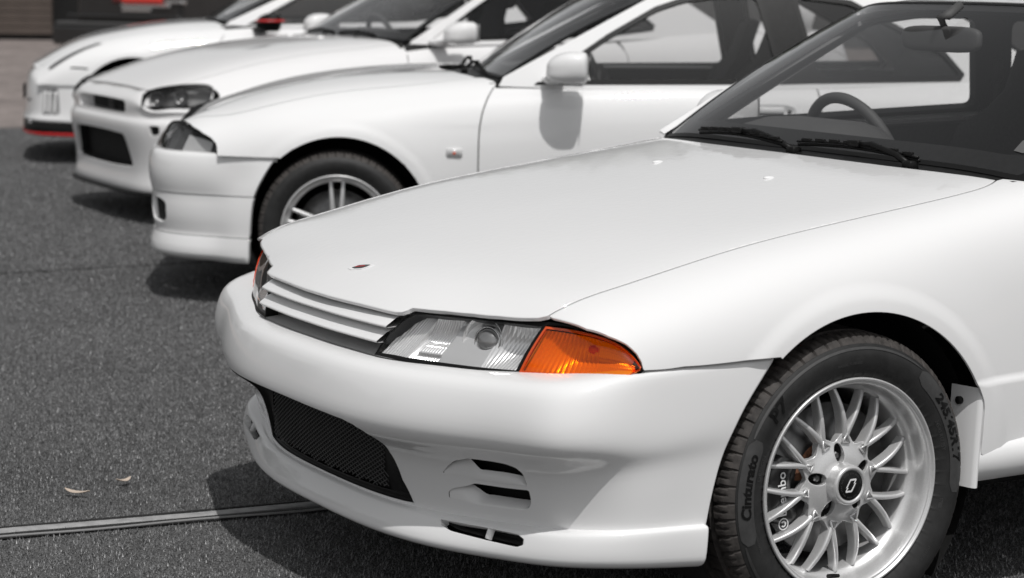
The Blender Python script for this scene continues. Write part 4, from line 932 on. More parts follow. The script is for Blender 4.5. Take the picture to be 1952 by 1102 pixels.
    # arches, mud flap, sill
    for x in (AX, 2.615):
        for sg in (-1, 1): arch_liner(car, x, .80, AZ, AR+.012, .5, sg)
    for sg in (-1, 1):
        m = MB(); R_ = []
        for x in np.linspace(.346, 2.24, 26):
            k = smooth(.346, .46, x); R_.append([(x, sg*.835, .385), (x, sg*(.866), .362+.008*k), (x, sg*(.872+.010*k), .345+.012*k), (x, sg*(.870+.010*k), .315), (x, sg*.855, .285), (x, sg*.80, .272)])
        m.grid(np.array(R_), flip=sg > 0); m.build('side_skirt', pt, car)
        m = MB(); R_ = []; gp = spline([.495, .42, .35, .275], [.3285, .343, .349, .347])
        for z in np.linspace(.495, .276, 10):
            x = float(gp(z)); R_.append([(x-.020, sg*.80, z), (x-.012, sg*.838, z), (x-.006, sg*.866, z), (x-.001, sg*.8755, z), (x+.006, sg*.8755, z), (x+.010, sg*.862, z)])
        m.grid(np.array(R_), flip=sg < 0); fl_ = m.build('mud_guard', pt, car)
        m = MB()
        for z in (.462, .315): m = MB(); m.tube([(float(gp(z))-.0215, sg*.824, z), (float(gp(z))-.010, sg*.824, z)], .009, 12); m.build('clip', M['matte'], fl_)
    wheels(car, 'mesh', (0.0, 2.615, .862, .318))
    return car
M['amber_rim'] = mat('amber_rim', (.66, .075, .006), .2, 0, 1)
M['grille'] = mat('grille_recess', 0.42, .5)  # white grille recess darkened to grey: its shade is put into the colour
M['lensw2_'] = mat('pale_label', .10, .6)
M['proj'] = mat('projector_glass', 0.30, 0.05, 0.6, 1.0)
car_nearest()

# ------------------------------------------------------------------ shared by the three coupes behind
WX = np.array([1, 1, 1, .92, .78, .52, .22, .06, 0]); WY = np.array([0, .02, .12, .32, .52, .70, .55, .30, .2])
def rows_from(Y, X, levels):
    """bumper rows: a plan curve pushed out by o at each height z; xe is the wheel-arch end"""
    out = []
    for z, o, xe in levels:
        x = np.array(X, float); x[-1] = xe; x[-2] = min(x[-2], xe-.06); out.append([(a-o*wx, b+o*wy, z+.0) for a, b, wx, wy in zip(x, Y, WX, WY)])
    return out
def bands(W, pairs, m, car, name, holes=None, step=.03):
    """cut the wrap surface into horizontal panels between v values"""
    for k, (v0, v1, off, edge) in enumerate(pairs):
        u = np.linspace(-W.T, W.T, 60); o = np.concatenate([np.stack([u, 0*u+v0], -1), [(W.T, v) for v in np.linspace(v0, v1, 8)[1:-1]], np.stack([u[::-1], 0*u+v1], -1), [(-W.T, v) for v in np.linspace(v1, v0, 8)[1:-1]]])
        panel(name if k == 0 else ('front_apron', 'lip_spoiler', 'lip_spoiler')[k-1], m, car, W, o, holes=(holes or {}).get(k, ()), step=step, bstep=.02, edge=edge, flange=.03, off=off)
def dark_pocket(W, poly, depth, m, car, name, start=.01):
    """dark recess behind an opening, both halves when poly is off centre"""
    P0 = W(poly[:, 0], poly[:, 1]); P1 = P0+[depth, 0, 0]; b = MB(); b.grid(np.array([P0+[start, 0, 0], P1]), close_v=True); b.V.append(P1); b.F.append(tuple(b.n+i for i in range(len(P1)))); b.I.append(0); b.n += len(P1)
    return link(name, mesh(np.concatenate(b.V), b.F, None, False), car, m)
def lamp_unit(car, T_, B_, lens_o, frame_pad, lmat, refl_f, rcol, us=.5, vs=.1, name='headlamp'):
    A_, Bb = np.array(T_)*[1, -1, 1], np.array(B_)*[1, -1, 1]
    def LS(b, d): s = LoftSurf(A_, Bb, b, d); s.us, s.vs = us, vs; return s
    sc = np.array([us, vs]); lo = np.array(lens_o, float); fo = poly_off(lo*sc, -frame_pad)/sc
    ft = trim(LS(.006, -.001), fo, [poly_off(lo*sc, .002)/sc], step=.015, bstep=.01, flange=.03); lt = trim(LS(.008, .002), lo, step=.02, bstep=.01, flange=0)
    for sg in (-1, 1):
        h = put(name, M['trim'], car, ft, sg); put('lens', lmat, h, lt, sg)
        g = lambda **k: loft(A_*[1, -sg, 1], Bb*[1, -sg, 1], out=(-1, .6*sg, .3), **k)
        m = MB(); m.grid(g(nu=30, nv=8, h0=-.04, h1=1.04, q0=-.01, q1=1.0, deep=.07), flip=sg > 0); m.build('lamp_housing', M['matte'], h)
        refl_f(g, h, sg)
def ring_at(name, m, par, c, ax, prof, n=32):
    ax = np.array(ax, float); ax /= np.linalg.norm(ax); u = np.cross(ax, [0, 0, 1]); u /= np.linalg.norm(u); v = np.cross(u, ax); t = np.linspace(0, 2*PI, n, endpoint=False); b = MB()
    b.grid(np.array([[np.array(c)+ax*d+r*(np.cos(a)*u+np.sin(a)*v) for a in t] for r, d in prof]), close_v=True); return b.build(name, m, par)
def cowl(car, scr, rear, z0, dz=.012):
    m = MB(); pr = []
    for t in np.linspace(-1, 1, 31):
        b = scr.b(t); xa = float(np.interp(abs(t), rear[0], rear[1])); pr.append([(xa-.02, b[0]*.985, z0-.012*abs(t)-.012), (xa+.02, b[0]*.985, z0-.012*abs(t)), (b[1]-.02, b[0]*.99, z0+dz*.5-.01*abs(t)), (b[1]+.012, b[0]*1.0, b[2]+.004)])
    m.grid(np.array(pr)); m.build('cowl_panel', M['plastic'], car)
def dashboard(car, x0, z, y=.70, bin_=True):
    m = MB(); pr = []
    for q in np.linspace(-y, y, 41):
        bi = .05*smooth(.10, .2, q)*smooth(.62, .52, q) if bin_ else 0; pr.append([(x0, q, z), (x0+.16, q, z+bi*.3), (x0+.30, q, z+bi), (x0+.40, q, z+bi-.01), (x0+.42, q, z-.08), (x0+.42, q, z-.30)])
    m.grid(np.array(pr)); m.build('dashboard', M['dash'], car)

def car_second():
    car = empty('car', (1.37945, 4.31045, 0), -.485, 'white coupe second from the camera, clear corner lamp and twin-spoke alloy wheel', 'car', GROUP); pt = M['paint']
    secs = {
        -.86: [(0, .60), (.22, .60), (.40, .59), (.52, .57), (.62, .55), (.70, .53), (.74, .50), (.76, .46), (.77, .42), (.77, .36), (.77, .28), (.75, .2)],
        -.70: [(0, .680), (.22, .682), (.40, .690), (.52, .708), (.60, .705), (.68, .665), (.73, .615), (.76, .57), (.78, .5), (.78, .4), (.78, .3), (.76, .2)],
        -.62: [(0, .728), (.22, .730), (.40, .742), (.52, .757), (.61, .753), (.70, .715), (.765, .665), (.795, .60), (.81, .5), (.81, .4), (.81, .3), (.79, .2)],
        -.476: [(0, .797), (.22, .800), (.40, .812), (.52, .808), (.63, .792), (.735, .757), (.80, .70), (.835, .63), (.848, .53), (.845, .42), (.84, .3), (.82, .2)],
        -.29: [(0, .853), (.22, .856), (.38, .868), (.48, .864), (.63, .847), (.745, .810), (.825, .748), (.862, .665), (.868, .55), (.86, .43), (.85, .3), (.83, .2)],
        -.145: [(0, .884), (.22, .887), (.38, .899), (.47, .894), (.63, .876), (.745, .840), (.83, .772), (.868, .68), (.872, .56), (.865, .43), (.855, .3), (.83, .2)],
        .1: [(0, .921), (.22, .922), (.36, .931), (.46, .927), (.62, .909), (.74, .873), (.83, .805), (.872, .70), (.876, .57), (.868, .43), (.855, .3), (.83, .2)],
        .5: [(0, .950), (.22, .950), (.36, .951), (.48, .948), (.62, .938), (.745, .912), (.832, .845), (.872, .72), (.876, .58), (.868, .43), (.855, .3), (.83, .2)],
        .9: [(0, .96), (.22, .96), (.40, .958), (.55, .955), (.68, .95), (.775, .925), (.845, .85), (.872, .73), (.872, .58), (.866, .43), (.855, .3), (.83, .2)],
        1.9: [(0, .97), (.22, .97), (.40, .968), (.55, .965), (.68, .96), (.78, .935), (.85, .86), (.873, .74), (.874, .58), (.866, .43), (.855, .3), (.83, .2)],
        2.72: [(0, 1.0), (.22, 1.0), (.4, .998), (.55, .99), (.68, .975), (.78, .945), (.855, .87), (.885, .75), (.89, .6), (.88, .43), (.86, .3), (.83, .2)],
        3.4: [(0, 1.0), (.22, 1.0), (.4, .995), (.55, .985), (.67, .97), (.76, .94), (.83, .86), (.862, .75), (.865, .6), (.855, .45), (.84, .32), (.81, .24)],
        3.70: [(0, .95), (.22, .95), (.4, .945), (.55, .935), (.65, .91), (.72, .87), (.77, .79), (.79, .7), (.79, .58), (.78, .46), (.77, .36), (.75, .3)]}
    fl = flare([(.01, .335), (2.72, .33)], .010, .004, .366, .13)
    def disp(P):
        P = fl(P); P[:, 1] -= .0022*smooth(.762, .730, P[:, 2])*smooth(.1, .7, P[:, 0])*smooth(.7, .8, P[:, 1]); return P
    B = Body(secs, disp)
    sx = np.linspace(-.635, .56, 30); sy = spline([-.635, -.5, 0, .4, .56], [.585, .675, .70, .69, .655]); fe = [(-.66, .50), (-.648, .55), (-.637, .583)]
    nose = [(-.775, 0), (-.773, .15), (-.765, .28), (-.745, .36), (-.71, .41), (-.69, .45)]; rear = [(.555, .635), (.50, .53), (.455, .38), (.43, .18), (.425, 0)]
    half = np.array(nose+fe+[(x, float(sy(x))-.002) for x in sx[1:]]+rear); L = B.dy(half, -1); R = B.dy(half[::-1][1:-1], 1); L[0, 1] = L[-1, 1] = 0
    panel('bonnet', pt, car, B, np.concatenate([L, R]), step=.03, edge=.002, flange=.01)
    lamp = [(-.482, .622), (-.4835, .648), (-.488, .667), (-.51, .689), (-.545, .706), (-.59, .727), (-.625, .742)]
    ftop = np.concatenate([np.stack([sx, sy(sx)+.002], -1), [(.60, .672), (.635, .72), (.655, .775)]])
    dsh = spline([.2, .4, .572, .65, .746, .82, .88, .92], [.585, .573, .570, .571, .576, .593, .622, .650])
    side_panels(car, B, pt, (.01, .335, .366), ftop, lamp, [(-.481, .619), (-.40, .6175), (-.32, .616), (-.232, .6155)], .645, .775, (2.72, .33, .375), 3.70, .23, door_shape=lambda z: dsh(np.asarray(z, float)), fine=.022, door_len=1.285)
    tail_end(car, B, pt, 3.0, 3.70, .775)
    # bumper in three tiers
    Y = [0, .25, .45, .585, .685, .752, .80, .845, .868]; X = [-.788, -.786, -.776, -.744, -.672, -.580, -.487, -.36, -.24]
    lv = [(.628, -.03, -.24), (.6268, -.003, -.240), (.624, .004, -.241), (.613, .013, -.246), (.585, .022, -.268), (.54, .027, -.297), (.50, .024, -.318), (.47, .016, -.331), (.45, .012, -.337), (.43, .014, -.342), (.38, .018, -.348), (.33, .012, -.352), (.30, .002, -.354), (.28, .006, -.355), (.25, .018, -.356), (.215, .024, -.357), (.192, .016, -.357), (.185, -.02, -.357)]
    W = Wrap(rows_from(Y, X, lv), vs=.50)
    vz = lambda z, y=-.80: float(W.inv([(y, z)])[0, 1])
    v1, v2 = vz(.455), vz(.286); fog = rnd(W.inv([(-.52, .43), (-.63, .425), (-.665, .41), (-.665, .345), (-.63, .325), (-.54, .335)]), .02, 4); mid = W.inv([(0, .43), (-.2, .43), (-.36, .425), (-.39, .40), (-.38, .31), (-.2, .305), (0, .305)]); mid[0, 0] = mid[-1, 0] = 0
    mid = np.concatenate([mid, (mid*[-1, 1])[::-1][1:-1]])
    bands(W, [(0, v1-.004, 0, .003), (v1+.004, v2-.004, -.002, .003), (v2+.004, .9999, .002, .003)], pt, car, 'front_bumper', {1: [fog, fog*[-1, 1], mid]})
    for q in (fog, fog*[-1, 1]): dark_pocket(W, resample(q, .02), .022, pt, car, 'fog_recess', .004)
    dark_pocket(W, resample(mid, .03), .08, M['matte'], car, 'intake')
    m = MB(); q = np.linspace(-W.T*.99, W.T*.99, 60); m.grid(np.array([W(q, 0*q+v)+[.012, 0, 0]-np.stack([0*q, np.sign(W(q, 0*q+v)[:, 1])*.012, 0*q], -1) for v in (.02, v1, v2, .98)])); m.build('bumper_core', M['matte'], car)
    # lamps
    T_ = [(-.735, .36, .690), (-.700, .49, .730), (-.648, .597, .742), (-.598, .672, .724), (-.54, .735, .701), (-.494, .775, .668), (-.483, .796, .632)]
    B_ = [(-.775, .36, .622), (-.752, .50, .622), (-.712, .628, .621), (-.645, .70, .620), (-.57, .752, .620), (-.505, .790, .620), (-.484, .798, .6195)]
    def rf(g, h, sg):
        m = MB(); m.grid(g(nu=60, nv=10, h0=.05, h1=.95, q0=.05, q1=.46, deep=.03)+(.012*np.abs(np.sin(np.linspace(0, 9, 60))))[:, None, None]*np.array([1, -.5*sg, 0]), flip=sg > 0); m.build('reflector', M['refl_d'], h)
        m = MB(); m.grid(g(nu=20, nv=10, h0=.10, h1=.72, q0=.49, q1=.78, deep=.012)+np.array([.6, -.6*sg, 0])*(.02*np.linspace(0, 1, 20))[:, None, None], flip=sg > 0); m.build('signal_reflector', M['refl_w'], h)
        m = MB(); m.grid(g(nu=14, nv=6, h0=.02, h1=.9, q0=.78, q1=.96, deep=.010), flip=sg > 0); m.build('lamp_bezel', M['plastic'], h)
    lamp_unit(car, T_, B_, [(.02, .02), (.3, .02), (.6, .02), (.93, .03), (.945, .5), (.93, .84), (.85, .92), (.6, .93), (.36, .93), (.2, .93), (.02, .93)], .008, M['lens'], rf, None)
    # side repeater
    P = B.dz([(.473, .64)])[0]; c = B([P[0]], [P[1]])[0]
    for sg in (-1, 1):
        m = MB(); m.box((c[0], -sg*c[1], c[2]), (.034, .008, .020), bev=.007); o = m.build('side_repeater', M['lensw'], car); m = MB(); m.box((c[0], -sg*c[1]-(-sg)*.0, c[2]), (.026, .0095, .012), bev=.004); o2 = m.build('repeater_bezel', M['lensw2'], o); m = MB(); m.box((c[0], -sg*c[1], c[2]-.001), (.007, .0105, .006), bev=.002); m.build('bulb', M['amber_rim'], o)
    # cabin
    G = Side([.4, .75, 1.2, 1.9, 2.5, 3.0], [.745, .782, .800, .800, .775, .73], zb=.92, lean=.40, curv=.14)
    rx = np.array([1.25, 1.6, 1.9, 2.2, 2.65]); rz = np.array([1.258, 1.305, 1.315, 1.30, 1.215]); roof = Roof(([1.0, 1.3, 1.6, 1.9, 2.2, 2.65], [1.30, 1.338, 1.356, 1.356, 1.338, 1.25]), (rx, G.y(rx, rz), rz))
    yc, zc = float(roof.yr(1.27)), float(roof.zr(1.27))
    scr = Screen([(0, .585, .948), (.35, .60, .947), (.6, .64, .942), (.715, .672, .938)], [(0, 1.19, 1.328), (.30, 1.20, 1.322), (.48, 1.225, 1.300), (yc-.004, 1.27, zc)], .018)
    rs = Screen([(0, 3.0, 1.0), (.5, 2.97, .995), (.66, 2.93, .985)], [(0, 2.55, 1.265), (.4, 2.54, 1.25), (float(roof.yr(2.5)), 2.5, float(roof.zr(2.5)))], .02)
    door = [(.80, .913), (1.10, 1.115), (1.30, 1.228), (1.42, 1.268), (1.55, 1.285), (1.735, 1.292), (1.83, .922)]; bp = [(1.735, 1.292), (1.865, 1.291), (1.955, .926), (1.83, .922)]; qt = [(1.865, 1.291), (2.12, 1.262), (2.50, 1.06), (2.58, .965), (2.56, .938), (1.955, .926)]
    win = [(.80, .913), (1.10, 1.115), (1.30, 1.228), (1.42, 1.268), (1.55, 1.285), (1.735, 1.292), (1.865, 1.291), (2.12, 1.262), (2.50, 1.06), (2.58, .965), (2.56, .938), (1.955, .926), (1.83, .922)]
    side = [(.655, .905), (.675, .942), (1.27, zc)]+[(x, float(roof.zr(x))) for x in (1.4, 1.6, 1.8, 2.0, 2.2, 2.35)]+[(2.5, float(roof.zr(2.5))), (2.93, .985), (2.93, .935), (1.9, .902), (1.0, .897)]
    greenhouse(car, pt, G, roof, scr, rs, door, qt, bp, side, win, roof_rng=(1.27, 2.5))
    cowl(car, scr, ([0, .28, .5, .75, .9, 1], [.42, .43, .45, .50, .55, .62]), .922)
    for a, b, pv in (((.585, .50, .955), (.57, .02, .958), (.53, .10, .945)), ((.585, -.02, .958), (.60, -.46, .955), (.53, -.30, .945))): wiper(car, a, b, None, pv)
    dashboard(car, .66, .94, .72); steering_wheel(car, (1.16, .38, .88), .4, .18); tub(car, .64, 2.7, .765, .26, .915, -.6, 3.5)
    for y in (.37, -.37): seat(car, (1.60, y, .42), .60)
    m = MB(); m.box((2.35, 0, .55), (.25, .62, .12), bev=.05); m.box((2.66, 0, .76), (.07, .62, .24), bev=.05); m.build('rear_seat', M['fabric'], car)
    for sg in (-1, 1):
        mirror_unit(car, (.935, sg*.962, .990), pt, sg); m = MB(); m.add([(.80, sg*(-1)*-.80, .925), (1.0, sg*.812, .925), (.985, sg*.775, 1.02), (.90, sg*.785, .985)], [(0, 1, 2, 3)]); m.build('mirror_sail', pt, car)
        arch_liner(car, .01, .80, .335, .380, .45, sg); arch_liner(car, 2.72, .82, .33, .39, .45, sg)
    # door handles
    for sg in (-1, 1):
        m = MB(); q = B.dz([(1.765, .815)])[0]; c = B([q[0]], [q[1]])[0]; y = abs(c[1])*sg; t = np.linspace(0, 2*PI, 36, endpoint=False); se = lambda a, k: np.sign(a)*abs(a)**k
        rim = [(c[0]+.100*se(np.cos(a), .6), y+sg*.002, c[2]+.030*se(np.sin(a), .75)) for a in t]; r2 = [(c[0]+.094*se(np.cos(a), .6), y+sg*.004, c[2]+.026*se(np.sin(a), .75)) for a in t]; r3 = [(c[0]+.088*se(np.cos(a), .6), y+sg*.001, c[2]+.020*se(np.sin(a), .75)) for a in t]; r4 = [(c[0]+.0*np.cos(a), y+sg*.001, c[2]) for a in t]
        m.grid(np.array([rim, r2, r3, r4]), close_v=True, flip=sg < 0); h = m.build('door_handle', pt, car); m = MB(); m.box((c[0]-.012, y+sg*.004, c[2]+.003), (.062, .005, .013), bev=.004); m.build('handle_flap', pt, h); m = MB(); m.box((c[0]-.012, y+sg*.002, c[2]-.014), (.062, .004, .004)); m.build('handle_gap', M['plastic'], h); m = MB(); m.tube([(c[0]+.072, y, c[2]), (c[0]+.072, y+sg*.006, c[2])], .009, 14); m.build('lock', M['badge'], h)
    m = MB(); 
    for sg in (-1, 1):
        m = MB(); R_ = []
        for x in np.linspace(.37, 2.33, 16): R_.append([(x, sg*.83, .36), (x, sg*.868, .345), (x, sg*.885, .31), (x, sg*.88, .24), (x, sg*.84, .21)])
        m.grid(np.array(R_), flip=sg > 0); m.build('side_skirt', pt, car)
    wheels(car, 'twin', (.0, 2.72, .866, .318))
M['lensw2'] = mat('repeater_inner', .48, .3, 0, 1)
M['refl_w'] = mat('signal_lamp_bowl', .55, .35, .3)
M['lensw'] = mat('clear_repeater', .62, .15, 0, 1)
car_second()

def gsec(zc, ym, crown=.03, zs=None, d=0.0):
    """a plain section: bonnet height zc, half width ym"""
    zs = zs if zs is not None else zc-.215
    return [(0, zc), (.22, zc), (.42, zc-crown*.15), (.56, zc-crown*.5), (.66, zc-crown), (ym-.105, zc-crown-.040-d), (ym-.035, zc-crown-.105-d), (ym-.003, zs), (ym, (zs+.43)/2+.03), (ym-.008, .43), (ym-.02, .3), (ym-.045, .2)]

def car_third():
    car = empty('car', (2.16, 7.17, 0), math.radians(-2), 'white coupe third from the camera, boxy grille opening and bonnet slot', 'car', GROUP); pt = M['paint_b']
    secs = {-.90: gsec(.655, .70, .03, .53), -.845: gsec(.690, .725, .032, .55), -.72: gsec(.748, .775, .035, .58), -.62: gsec(.784, .812, .036, .60), -.48: gsec(.830, .848, .036, .63), -.30: gsec(.880, .872, .034, .68), -.02: gsec(.934, .884, .032, .72), .24: gsec(.966, .880, .03, .74), .5: gsec(.985, .872, .03, .76),
            .9: [(0, .99), (.22, .99), (.42, .988), (.56, .985), (.68, .980), (.775, .955), (.845, .88), (.868, .76), (.868, .60), (.862, .43), (.85, .3), (.83, .2)],
            1.9: [(0, 1.01), (.22, 1.01), (.42, 1.008), (.56, 1.005), (.68, 1.0), (.78, .975), (.85, .89), (.872, .77), (.872, .60), (.862, .43), (.85, .3), (.83, .2)],
            2.66: [(0, 1.07), (.22, 1.07), (.42, 1.068), (.56, 1.06), (.68, 1.045), (.78, 1.01), (.86, .92), (.892, .78), (.895, .6), (.88, .43), (.86, .3), (.83, .2)],
            3.2: [(0, 1.085), (.22, 1.085), (.42, 1.08), (.56, 1.07), (.67, 1.055), (.76, 1.02), (.84, .92), (.87, .78), (.872, .6), (.86, .44), (.84, .32), (.81, .24)],
            3.70: [(0, 1.03), (.22, 1.03), (.42, 1.025), (.55, 1.01), (.65, .99), (.72, .95), (.78, .86), (.80, .75), (.80, .6), (.79, .46), (.77, .36), (.75, .3)]}
    B = Body(secs, flare([(0, .34), (2.66, .34)], .014, .005, .368, .13))
    sx = np.linspace(-.70, .64, 30); sy = spline([-.70, -.5, 0, .4, .64], [.615, .665, .70, .70, .675])
    nose = [(-.762, 0), (-.762, .15), (-.762, .30), (-.762, .42), (-.760, .50), (-.757, .55)]; fe = [(-.745, .585), (-.72, .602)]; rear = [(.635, .62), (.61, .50), (.59, .36), (.575, .18), (.57, 0)]
    half = np.array(nose+fe+[(x, float(sy(x))-.002) for x in sx]+rear); L = B.dy(half, -1); R = B.dy(half[::-1][1:-1], 1); L[0, 1] = L[-1, 1] = 0
    panel('bonnet', pt, car, B, np.concatenate([L, R]), step=.035, edge=.002, flange=.012)
    lamp = [(-.458, .690), (-.455, .705), (-.463, .722), (-.50, .745), (-.56, .752), (-.62, .748), (-.68, .738)]
    ftop = np.concatenate([np.stack([sx, sy(sx)+.002], -1), [(.66, .70), (.675, .74), (.69, .772)]])
    dsh = spline([.2, .5, .75, .85, .93, .97], [.62, .61, .625, .648, .668, .69])
    side_panels(car, B, pt, (0, .34, .368), ftop, lamp, [(-.47, .675), (-.40, .645), (-.33, .625), (-.24, .615)], .69, .772, (2.66, .34, .38), 3.70, .23, door_shape=lambda z: dsh(np.asarray(z, float)), fine=.03)
    tail_end(car, B, pt, 3.0, 3.70, .772)
    Y = [0, .25, .42, .56, .655, .735, .800, .850, .878]; X = [-.832, -.831, -.824, -.806, -.766, -.690, -.575, -.40, -.27]
    lv = [(.722, -.10, -.235), (.716, -.07, -.237), (.694, -.012, -.240), (.66, .014, -.246), (.62, .014, -.262), (.585, .012, -.28), (.567, .016, -.29), (.553, .032, -.30), (.53, .038, -.31), (.48, .034, -.325), (.42, .022, -.345), (.34, .008, -.355), (.27, .004, -.36), (.22, .012, -.36), (.185, .018, -.36), (.172, .008, -.36)]
    rows = rows_from(Y, X, lv)
    for r in rows[:6]:                                        # the bumper top follows the lower lamp edge, and the nose panel rises between the lamps
        for i, (x, y, z) in enumerate(r):
            k = float(smooth(.52, .615, y)); zz = z-k*max(0, z-.588)*.70; w_ = k*max(0, z-.62)/.10; r[i] = (x-.06*w_, y, zz)
    W = Wrap(rows, vs=.55); sl = rnd(W.inv([(-.02, .655), (-.39, .650), (-.405, .645), (-.405, .590), (-.39, .584), (-.02, .586)]), .012, 3)
    sl = np.concatenate([W.inv([(0, .660), (-.2, .659), (-.37, .655)]), W.inv([(-.398, .640), (-.398, .598), (-.37, .588), (-.2, .587), (0, .587)])]); sl[0, 0] = sl[-1, 0] = 0; sl = np.concatenate([sl, (sl*[-1, 1])[::-1][1:-1]])
    op = W.inv([(0, .485), (-.2, .484), (-.40, .478), (-.425, .46), (-.475, .32), (-.46, .305), (-.2, .298), (0, .297)]); op[0, 0] = op[-1, 0] = 0; op = np.concatenate([op, (op*[-1, 1])[::-1][1:-1]])
    fog = rnd(W.inv([(-.665, .535), (-.715, .535), (-.715, .49), (-.672, .48)]), .02, 4)
    bands(W, [(0, .9999, 0, .003)], pt, car, 'front_bumper', {0: [sl, op, fog, fog*[-1, 1]]}, step=.026)
    # white-lined slot with a dark back and the badge standing in it
    q = resample(sl, .02); P0 = W(q[:, 0], q[:, 1]); P1 = P0*[1, .93, 1]+[.075, 0, 0]; m = MB(); m.grid(np.array([P0+[.004, 0, 0], P1]), close_v=True); g = m.build('grille_surround', pt, car); c = P1.mean(0); m = MB(); m.V.append(P1); m.F.append(tuple(range(len(P1)))); m.I.append(0); m.n = len(P1); m.build('grille_back', M['matte'], g, smooth=False)
    m = MB()
    for dx, w in ((-.020, 0), (.018, 1)):
        t = np.linspace(.5, 5.7, 20) if w == 0 else np.linspace(-2.2, 2.2, 12); pts = [(-.790, -.02+dx+.017*math.cos(a), .622+.022*math.sin(a)) for a in t]; m.tube(pts, .004, 6)
    m.tube([(-.790, -.004, .602), (-.790, -.002, .642)], .004, 6); m.build('grille_badge', M['badge'], car)
    q = resample(op, .03); dark_pocket(W, q, .07, M['matte'], car, 'intake', .02)
    for k in (1, -1): dark_pocket(W, resample(fog, .01)*[k, 1], .05, M['matte'], car, 'fog_recess', .01)
    for sg in (-1, 1): ring_at('fog_ring', pt, car, (-.735, .645*sg, .512), (-.8, .55*sg, 0), [(.020, -.01), (.022, .012), (.030, .014), (.034, 0)])
    # black under-spoiler and the small fin at the corner
    m = MB(); R_ = []
    for u in np.linspace(-W.T*.93, W.T*.93, 50):
        p = W([u], [.99])[0]; n = np.array([-1, np.sign(p[1])*.5*smooth(.4, .8, abs(p[1])), 0]); a = p+n*.018+[.0, 0, -.004]; b = p+n*.022+[0, 0, -.020]; R_.append([p+[.05, 0, 0], a, b, p+[.06, 0, -.022]])
    m.grid(np.array(R_)); m.build('under_spoiler', M['plastic'], car)
    for sg in (-1, 1):
        m = MB(); a, b, c_, d = np.array([-.80, .60, .185]), np.array([-.70, .74, .195]), np.array([-.745, .68, .265]), np.array([-.60, .81, .20]); V = np.array([a, b, d, c_, a+[.05, 0, 0], d+[.03, -.05, 0]])*[1, sg, 1]; m.add(V, [(0, 1, 3), (1, 2, 3), (0, 3, 4), (3, 2, 5)]); m.build('corner_fin', pt, car, smooth=False)
    T_ = [(-.792, .565, .705), (-.735, .617, .726), (-.665, .663, .740), (-.58, .71, .748), (-.50, .748, .745), (-.464, .772, .722), (-.456, .785, .704)]
    B_ = [(-.815, .602, .631), (-.765, .655, .630), (-.705, .703, .630), (-.625, .748, .632), (-.55, .772, .645), (-.487, .786, .676), (-.458, .788, .696)]
    def rf(g, h, sg):
        m = MB(); m.grid(g(nu=60, nv=10, h0=.04, h1=.96, q0=.04, q1=.8, deep=.065), flip=sg > 0); m.build('reflector', M['badge'], h)
        for c, r in (((-.738, .622*sg, .676), .037), ((-.622, .690*sg, .688), .038)): ring_at('lamp_bowl', M['refl_d'], h, c, (-.6, .8*sg, .1), [(.0, -.03), (.4*r, -.028), (.75*r, -.015), (r, .006), (r*1.08, .006)])
        m = MB(); m.grid(g(nu=20, nv=8, h0=.1, h1=.9, q0=.78, q1=.96, deep=.012), flip=sg > 0); m.build('signal_reflector', M['refl_w'], h)
    lamp_unit(car, T_, B_, [(.015, .04), (.3, .02), (.6, .03), (.85, .05), (.965, .2), (.975, .8), (.85, .95), (.6, .95), (.3, .95), (.06, .95), (.02, .8)], .012, M['lens'], rf, None)
    # bonnet slot
    for sg in (-1, 1):
        o_ = rnd(B.dy([(-.125, .312), (.035, .286), (.055, .30), (-.02, .322)], sg), .01, 3); V, F, N = trim(B, o_, step=.02, flange=0, off=.0015); link('bonnet_slot', mesh(V, F, N), car, M['matte'])
    for y in (-.2, .25):
        z = B([.40], [float(B.s_y(.40, abs(y))[0])])[0][2]; m = MB(); blob(m, (.40, y, z), (.02, .012, .010)); m.build('washer_jet', pt, car)
    G = Side([.4, .75, 1.2, 1.9, 2.5, 3.0], [.745, .778, .797, .797, .772, .73], zb=.97, lean=.40, curv=.14)
    rx = np.array([1.28, 1.6, 1.9, 2.2, 2.65]); rz = np.array([1.30, 1.345, 1.355, 1.34, 1.25]); roof = Roof(([1.0, 1.3, 1.6, 1.9, 2.2, 2.65], [1.34, 1.378, 1.396, 1.396, 1.378, 1.29]), (rx, G.y(rx, rz), rz))
    yc, zc = float(roof.yr(1.30)), float(roof.zr(1.30))
    scr = Screen([(0, .62, .985), (.35, .63, .984), (.6, .66, .980), (.715, .69, .975)], [(0, 1.22, 1.365), (.30, 1.23, 1.36), (.48, 1.255, 1.338), (yc-.004, 1.30, zc)], .018)
    rs = Screen([(0, 2.98, 1.07), (.5, 2.93, 1.068), (.64, 2.80, 1.062)], [(0, 2.50, 1.305), (.4, 2.48, 1.29), (float(roof.yr(2.4)), 2.40, float(roof.zr(2.4)))], .02)
    door = [(.80, .972), (1.10, 1.15), (1.33, 1.275), (1.45, 1.312), (1.6, 1.328), (1.80, 1.33), (1.88, .990)]; bp = [(1.80, 1.33), (1.90, 1.328), (1.98, .995), (1.88, .99)]; qt = [(1.90, 1.328), (2.03, 1.30), (2.20, 1.15), (2.31, 1.055), (2.29, 1.025), (1.98, .995)]
    win = [(.80, .972), (1.10, 1.15), (1.33, 1.275), (1.45, 1.312), (1.6, 1.328), (1.80, 1.33), (1.90, 1.328), (2.03, 1.30), (2.20, 1.15), (2.31, 1.055), (2.29, 1.025), (1.98, .995), (1.88, .99)]
    side = [(.68, .96), (.70, .978), (1.30, zc)]+[(x, float(roof.zr(x))) for x in (1.45, 1.6, 1.8, 2.0, 2.15, 2.3)]+[(2.40, float(roof.zr(2.4))), (2.80, 1.06), (2.80, 1.0), (1.9, .965), (1.0, .950)]
    greenhouse(car, pt, G, roof, scr, rs, door, qt, bp, side, win, roof_rng=(1.30, 2.4))
